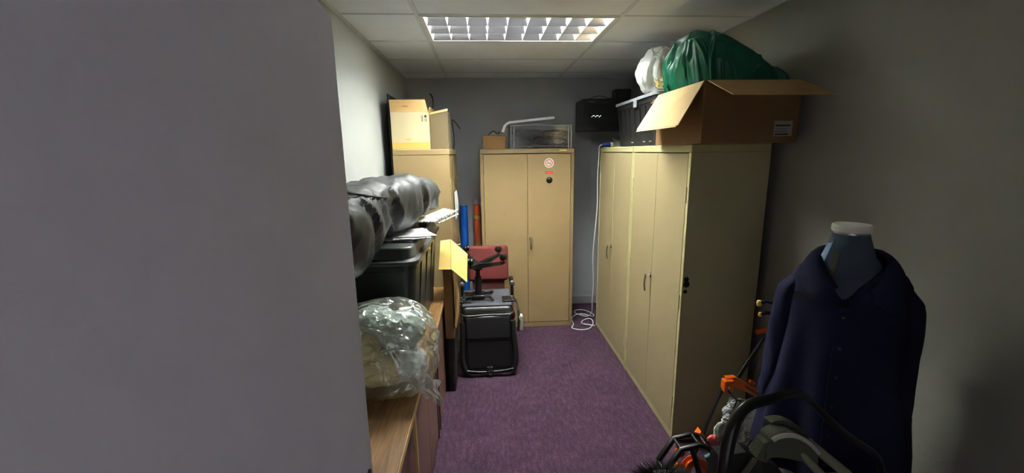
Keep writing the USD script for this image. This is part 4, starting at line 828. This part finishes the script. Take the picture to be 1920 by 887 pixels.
for s in (-1, 1):
    rings = []
    for u in np.linspace(0, 1, 18):
        c = np.array([np.interp(u, [0, .15, .4, 1], [.144, .172, .19, .200]) * s, np.interp(u, [0, .4, 1], [0, .04, .055]), np.interp(u, [0, .12, .4, 1], [1.35, 1.30, 1.12, .80])])
        r1 = np.interp(u, [0, .12, .5, 1], [.03, .045, .04, .042]); r2 = np.interp(u, [0, .12, .5, 1], [.045, .075, .075, .07])
        a = np.linspace(0, 2 * PI, 32, endpoint=False)
        w = 1 + .06 * np.sin(3 * a + 9 * u) * u + .04 * np.sin(5 * a - 14 * u + 1)
        tilt = np.interp(u, [0, .15, 1], [1.0, .5, .05])
        rings.append(np.stack([c[0] + r1 * w * np.cos(a), c[1] + r2 * w * np.sin(a), c[2] - s * tilt * r1 * np.cos(a) * .9], 1))
    sl = part('sleeve', loft(rings), M['navy'], bl, 60, local=True)
    part('cuff', loft([ell(.0445, .0735, .797, s * .2, .055, 32), ell(.046, .075, .80, s * .2, .055, 32), ell(.0445, .074, .832, s * .1995, .055, 32), ell(.042, .07, .834, s * .1995, .055, 32)]), M['navy'], sl, 50, local=True)
    if s < 0:
        for x, y, z, r in ((-.27, .07, 1.17, .011), (-.262, .06, 1.125, .008)):
            part('cord_glint', [lathe([(.0001, -r * 1.4), (r * .8, -r), (r, 0), (r * .7, r), (.0001, r * 1.3)], 14, (x, y, z))], M['glint'], sl, 40, local=True, label='small yellow glint shaped as a cord end on a dark tab')  # glints painted as bright yellow beads, tabs added to hold them
            part('tab', tube([(x, y, z), (x + .025, y, z + .012), (x + .05, y, z + .01)], .007, 8), M['navy'], sl, 40, local=True)
# button placket and collar
def front(x, z, off):
    # front surface of the body at local x, height z
    m = (np.abs(v[:, 1]) > -1) & (v[:, 1] < 0); i = np.argmin((v[m][:, 0] - x) ** 2 * 4 + (v[m][:, 2] - z) ** 2 * 1); return v[m][i][1] - off
zz = np.linspace(1.27, .62, 26)
yy = np.array([front(-.02, z, .004) for z in zz]); yy = np.convolve(np.pad(yy, 3, 'edge'), np.ones(7) / 7, 'valid') - .006
part('placket', loft([np.array([(-.038, y, z), (-.002, y, z), (-.002, y + .012, z), (-.038, y + .012, z)]) for y, z in zip(yy, zz)]), M['navy'], bl, 40, local=True)
for k in range(6):
    z = 1.235 - .105 * k; y = np.interp(-z, -zz, yy)
    part('button', lathe([(.0001, 0), (.0065, 0), (.0065, .002), (.005, .003), (.0001, .0025)], 16).apply_transform(trimesh.transformations.rotation_matrix(PI / 2, (1, 0, 0))).apply_translation((-.02, y, z)), M['black'], bl, 40, local=True)
def collar(s):
    def fn(u, vv):
        ph = PI / 2 - s * u * PI * .86                      # from the back round to the front
        zi = np.interp(u, [0, .35, .7, 1], [1.432, 1.43, 1.405, 1.318]); zo = np.interp(u, [0, .35, .7, .92, 1], [1.385, 1.375, 1.335, 1.262, 1.292])
        ri = np.interp(u, [0, .5, .8, 1], [.09, .092, .094, .094]); ro = np.interp(u, [0, .4, .75, .92, 1], [.12, .146, .158, .172, .13])
        arch = np.sin(vv * PI) * .016 + .006
        r = ri + (ro - ri) * vv; z = zi + (zo - zi) * vv ** 1.5 + arch
        squ = np.interp(u, [0, .6, 1], [.92, .98, 1.12])
        return r * np.cos(ph), r * np.sin(ph) * squ - .012, z
    return sheet(fn, 26, 8, .004)
for s in (-1, 1):
    part('collar', collar(s), M['navy'], bl, 50, local=True)
part('lapel_patch', sheet(lambda u, w: (-.165 + .055 * u, -.135 - .012 * u + 0 * w, 1.302 - .018 * w), 6, 3, .003), M['black_m'], bl, 40, local=True)  # dark patch matching the notch of the lapel

# folding trolley with orange fittings leaning by the cupboard, and what lies in it
ft = thing('folding_trolley', 'black folding trolley with orange clamp bar and latches beside the cream cupboard', 'trolley', (1.25, 2.0, 0))
pl_ = lambda x, z, o=0: np.array([x, 1.95 + .25 * z - o, z])
part('rail', tube([pl_(1.325, .50), pl_(1.15, .17), pl_(1.06, .02)], .011, 10), M['black'], ft, 40)
part('rail', tube([pl_(1.545, .40), pl_(1.46, .19), pl_(1.385, .02)], .011, 10), M['black'], ft, 40)
part('rail', tube([pl_(1.06, .02), pl_(1.385, .02)], .011, 10), M['black'], ft, 40)
cb_ = part('clamp_bar', [hull([pl_(1.325, .545, o) for o in (.0, .03)] + [pl_(1.38, .548, o) for o in (0, .03)] + [pl_(1.545, .452, o) for o in (0, .03)] + [pl_(1.535, .418, o) for o in (0, .03)] + [pl_(1.385, .505, o) for o in (0, .03)] + [pl_(1.345, .51, o) for o in (0, .03)])], M['orange'], ft, False)
part('bracket', [rbox(1.305, 1.36, 2.035, 2.08, .468, .54, .008)], M['orange'], cb_, 40)
part('grip_strip', hull([pl_(1.425, .505, o) for o in (.031, .033)] + [pl_(1.435, .487, o) for o in (.031, .033)] + [pl_(1.515, .456, o) for o in (.031, .033)] + [pl_(1.512, .438, o) for o in (.031, .033)]), M['browncloth'], cb_, False)
part('catch', xf(rbox(-.018, .018, -.012, .012, -.006, .016, .004), tuple(pl_(1.475, .505, .012)), 0, 0, 29), M['orange'], cb_, 40)
part('rivet', xf(lathe([(.0001, 0), (.007, 0), (.005, .004), (.0001, .005)], 12), (1.328, 2.035, .5), 0, 90), M['chrome'], cb_, 40)
part('pole', [tube([pl_(1.405, .53), pl_(1.545, .705)], .0125, 12), tube([pl_(1.545, .705), pl_(1.585, .755)], .010, 12)], M['black'], ft, 40)
part('handle_grip', tube([(1.535, 2.155, .768), (1.575, 2.15, .778), (1.633, 2.145, .79)], .0135, 12), M['orange'], ft, 40, label='orange handle grip')
rods = [((1.345, .46), (1.185, .15)), ((1.365, .455), (1.275, .12)), ((1.385, .45), (1.255, .1)), ((1.535, .385), (1.345, .17)), ((1.52, .36), (1.385, .16)), ((1.50, .42), (1.42, .11))]
for a, b in rods:
    part('rod', tube([pl_(*a, .088), pl_(*b, .088)], .0038, 8), M['black'], ft, 40)
for (a, b) in (((1.318, .49), (1.345, .46)), ((1.535, .40), (1.535, .385))):
    part('rod_support', tube([pl_(*a), pl_(*b, .088)], .006, 8), M['black'], ft, 40)
part('cross_rod', tube([pl_(1.345, .46, .088), pl_(1.45, .44, .088), pl_(1.535, .385, .088)], .005, 8), M['black'], ft, 40)
part('cross_rod', tube([pl_(1.185, .15, .088), pl_(1.275, .105, .088), pl_(1.42, .11, .088)], .006, 8), M['black'], ft, 40)
part('latch', hull([pl_(1.105, .275, .05), pl_(1.135, .31, .05), pl_(1.165, .27, .05), pl_(1.16, .215, .05), pl_(1.135, .225, .05), pl_(1.105, .275, .09), pl_(1.135, .31, .09), pl_(1.165, .27, .09), pl_(1.16, .215, .09), pl_(1.135, .225, .09)]), M['orange'], ft, False, label='orange latch')
# low front basket of the trolley, an open hexagonal frame, with an orange reel inside
bs = thing('wheel_basket', 'black open hexagonal plastic frame on the floor in front of the folding trolley', 'basket', (1.06, 1.85, 0))
hx = [(.895, .165), (.98, .285), (1.075, .305), (1.12, .29), (1.23, .165), (1.19, .025), (.95, .025)]
for dy in (0, .085):
    part('rim', tube(np.array([(x, 1.90 - dy + .1 * z, z) for x, z in hx + hx[:1]]), .015, 8), M['black'], bs, 40)
for x, z in hx:
    part('bar', tube([(x, 1.90 + .1 * z, z), (x, 1.815 + .1 * z, z)], .009, 8), M['black'], bs, 40)
part('strut', tube([(1.035, 1.815 + .03, .298), (1.07, 1.80, .15), (1.08, 1.815, .02)], .015, 8), M['black'], bs, 40)
part('strut', tube([(1.15, 1.83, .25), (1.12, 1.81, .02)], .009, 8), M['black'], bs, 40)
rl = thing('orange_reel', 'orange reel of tape lying inside the black hexagonal frame', 'reel', (1.09, 1.84, .05))
Ry = trimesh.transformations.rotation_matrix(math.radians(68), (1, 0, 0)) ; Ty = trimesh.transformations.translation_matrix((1.085, 1.87, .125))
part('flange', [lathe([(.045, -.03), (.07, -.03), (.07, -.025), (.045, -.025), (.045, -.03)], 30).apply_transform(Ty @ Ry), lathe([(.045, .025), (.07, .025), (.07, .03), (.045, .03), (.045, .025)], 30).apply_transform(Ty @ Ry)], M['orange'], rl, 40)
part('core', lathe([(.04, -.026), (.05, -.026), (.05, .026), (.04, .026), (.04, -.026)], 30).apply_transform(Ty @ Ry), M['orange'], rl, 40)
ob = thing('orange_block', 'orange plastic wedge with a raised arrow beside the orange reel', 'plastic part', (.99, 1.84, .02))
part('body', xf(box(-.038, .038, -.02, .02, -.042, .042, .006), (.968, 1.865, .145), 10, 0, 38), M['orange'], ob, False)
part('arrow', [xf(box(-.003, .003, -.0225, -.0195, -.02, .02), (.961, 1.865, .15), 10, 0, 20), xf(box(-.003, .003, -.0225, -.0195, -.02, .02), (.976, 1.865, .15), 10, 0, -50)], M['browncloth'], ob, False)
part('foot', box(.943, .99, 1.85, 1.885, .001, .115, .006), M['orange'], ob, False)
part('knob', lathe([(.0001, -.016), (.024, -.016), (.026, 0), (.02, .014), (.0001, .016)], 20).apply_transform(trimesh.transformations.translation_matrix((.997, 1.885, .235)) @ Ry), M['orange'], bs, 40, label='orange knob')
part('knob_stem', tube([(.997, 1.885, .235), (.985, 1.9, .27)], .008, 8), M['orange'], bs, 40)
solo('teal_packet', xf(rbox(-.03, .03, -.012, .012, -.035, .035, .008), (1.165, 1.87, .195), 0, 0, -28), M['teal'], 'small teal packet to the right of the orange reel', 'packet', 40)

# clear bag of oddments held by the trolley rods
gb = thing('clear_bag', 'clear plastic bag of pastel oddments and pebbles behind the trolley rods', 'plastic bag', (1.35, 1.96, .1))
def bagfn(o):
    def f(u, w):
        x0, z0 = 1.18 + .15 * w, .11 + .34 * w; x1, z1 = 1.425 + .09 * w, .13 + .25 * w
        x = x0 + (x1 - x0) * u; z = z0 + (z1 - z0) * u + .02 * np.sin(PI * u)
        puff = np.sin(PI * np.clip(u, .0, 1)) * np.sin(PI * np.clip(w, 0, 1)) ** .6
        q = np.stack([x * 6, z * 6 + o, x * 0 + o], -1)
        return x, 1.95 + .25 * z - .04 + o * (.028 * puff + .018 * ridged(q, 61, 1.3, 2) * puff), z
    return f
part('film', [sheet(bagfn(-1), 40, 40, .001), sheet(bagfn(1), 24, 24, .001)], M['clearbag'], gb, 40)
part('crumple', [crumple(tuple(pl_(1.36, .38, .04)), (.05, .018, .05), 71, 4, .5, 8, 1, .3), crumple(tuple(pl_(1.45, .34, .04)), (.045, .018, .045), 72, 4, .5, 8, 1, .3), crumple(tuple(pl_(1.4, .29, .05)), (.055, .014, .04), 73, 4, .5, 8, 1, .3), crumple(tuple(pl_(1.31, .33, .05)), (.03, .014, .03), 74, 4, .5, 8, 1, .3)], M['whitebag'], gb, 25, label='crumpled white film')  # white scraps, some added in place of film reflections
for c, r, s, mm in (((1.285, .27), (.05, .018, .06), 81, 'mint'), ((1.325, .2), (.055, .018, .055), 82, 'mint'), ((1.222, .225), (.036, .017, .036), 83, 'pink'), ((1.235, .17), (.032, .017, .024), 84, 'purple'), ((1.285, .14), (.045, .018, .028), 85, 'teal')):
    part('oddment', crumple(tuple(pl_(c[0], c[1], .04)), r, s, 3, .12, 6, 1, .2), M[mm], gb, 30)
for k in range(46):
    x, z = 1.37 + .1 * RNG.random(), .14 + .12 * RNG.random(); r = .008 + .006 * RNG.random()
    part('pebble', crumple(tuple(pl_(x, z + .1 * (x - 1.37), .045 + .012 * RNG.random())), (r * 1.2, r * .7, r), 100 + k, 2, .1, 5), M['pebble'], gb, 40)

# foreground shopping trolley: hoop handle over a black fabric body
st = thing('shopping_trolley', 'black shopping trolley with a bent tubular hoop handle in the foreground', 'trolley', (.85, .98, 0))
hp = [(.588, .90, .55), (.592, .90, .85), (.600, .905, 1.0), (.618, .92, 1.085), (.672, .95, 1.137), (.755, .96, 1.152), (.79, .97, 1.155), (.84, .985, 1.145), (.93, 1.0, 1.075), (1.10, 1.03, .935), (1.175, 1.04, .87), (1.195, 1.04, .82), (1.20, 1.04, .7), (1.2, 1.04, .55)]
part('hoop_handle', tube(smooth_path(hp, 120), .0125, 14, taper=np.interp(np.linspace(0, 1, 120), [0, .35, .5, 1], [.0165, .0165, .011, .0095])), M['gloss_black'], st, 40)
part('bag_body', loft([rrect(.60, 1.2, .86, 1.12, .06, .1), rrect(.58, 1.21, .84, 1.13, .08, .4), rrect(.59, 1.2, .85, 1.12, .08, .72), rrect(.62, 1.18, .88, 1.1, .08, .78), rrect(.7, 1.1, .93, 1.06, .05, .8)]), M['black_m'], st, 40)
part('gusset', hull([(x, y + o, z) for o in (0, .04) for x, y, z in ((.605, .965, .78), (.622, .965, .98), (.70, .97, .985), (.80, .972, .93), (.88, .972, .78))]), M['black_m'], st, False)
for x in (.64, 1.16):
    w = part('wheel', lathe([(.03, -.015), (.075, -.015), (.08, -.008), (.08, .008), (.075, .015), (.03, .015), (.03, -.015)], 28).apply_transform(trimesh.transformations.translation_matrix((x, 1.14, .0805)) @ trimesh.transformations.rotation_matrix(PI / 2, (0, 1, 0))), M['black'], st, 40)
    part('hub', lathe([(.0001, -.018), (.03, -.018), (.03, .018), (.0001, .018)], 16).apply_transform(trimesh.transformations.translation_matrix((x, 1.14, .0805)) @ trimesh.transformations.rotation_matrix(PI / 2, (0, 1, 0))), M['steel'], w, 40)
    part('stand_foot', box(x - .02, x + .02, .87, .9, .0, .11, .004), M['black'], st, False)

# olive-grey padded carry handle with rails, leaning in front of the hoop
og = thing('padded_handle', 'olive-grey curved padded grip with two straight rails inside the hoop handle', 'handle', (.85, .93, .8))
arc = smooth_path([(.722, .945, 1.025), (.735, .945, 1.052), (.765, .945, 1.064), (.805, .945, 1.057), (.845, .945, 1.03), (.868, .945, 1.005)], 26)
part('padding', loft([np.array([p + (0, .022, .006), p + (0, -.022, .006), p + (-.0 + .3 * (.0), -.026, -.03 - .035 * math.sin(PI * i / 25)), p + (0, .026, -.03 - .035 * math.sin(PI * i / 25))]) for i, p in enumerate(arc)]), M['olivegrip'], og, 50)
part('cover_cap', loft([np.array([p + (.012, .05, .012), p + (.012, .022, .014), p + (.012, .022, -.03), p + (.012, .05, -.03)]) for p in arc[6:]]), M['olivegrip'], og, 50)
part('binding', tube([p + (0, -.024, .004) for p in arc[4:]], .006, 8), M['label_g'], og, 40)
part('end_lug', hull([(.70, .925, 1.0), (.715, .925, 1.045), (.735, .925, 1.05), (.73, .925, .985), (.70, .96, 1.0), (.715, .96, 1.045), (.735, .96, 1.05), (.73, .96, .985)]), M['olivegrip'], og, False)
for a, b, r in (((.82, .93, 1.01), (.98, .89, .84), .011), ((.865, .955, 1.015), (1.06, .93, .85), .013)):
    part('rail', tube([a, b], r, 12), M['olive_lt'], og, 40)
for o in (0, .016):
    part('strap', tube([(.71 + o * .3, .945, .985), (.66 + o, .95, .9), (.62 + o, .95, .83)], .0045, 8), M['olivegrip'], og, 40)
part('rail_foot', box(.94, 1.1, .88, .96, .801, .842, .01), M['black_m'], og, False)

# fluffy black duster at the bottom edge of the picture
fd = thing('fluffy_duster', 'black fluffy duster head poking up at the bottom of the picture', 'duster', (.62, 1.2, .6))
part('stick', tube([(.62, 1.24, .002), (.6, 1.24, .3), (.585, 1.24, .62)], .009, 10), M['black'], fd, 40)
tufts = []
for k in range(900):
    d = RNG.normal(size=3); d /= np.linalg.norm(d); d[2] = abs(d[2]) * .8 - .2
    b0 = np.array([.605, 1.24, .665]) + d * np.array([.055, .03, .02]); l = .045 + .03 * RNG.random(); e = b0 + d * np.array([l * 1.3, l, l]) + RNG.normal(size=3) * .008
    w = np.cross(d, (0.3, .5, .8)); w /= np.linalg.norm(w) + 1e-9; w2 = np.cross(d, w)
    r = .0014
    tufts.append((np.array([b0 + w * r, b0 - w * r * .5 + w2 * r, b0 - w * r * .5 - w2 * r, e]), np.array([(0, 1, 3), (1, 2, 3), (2, 0, 3), (0, 2, 1)])))
tv = np.vstack([t_[0] for t_ in tufts]); tf = np.vstack([t_[1] + 4 * i for i, t_ in enumerate(tufts)])
part('fluff', [trimesh.Trimesh(tv, tf, process=False), crumple((.605, 1.24, .66), (.062, .035, .03), 91, 3, .2, 9)], M['fur'], fd, False, kind='stuff')
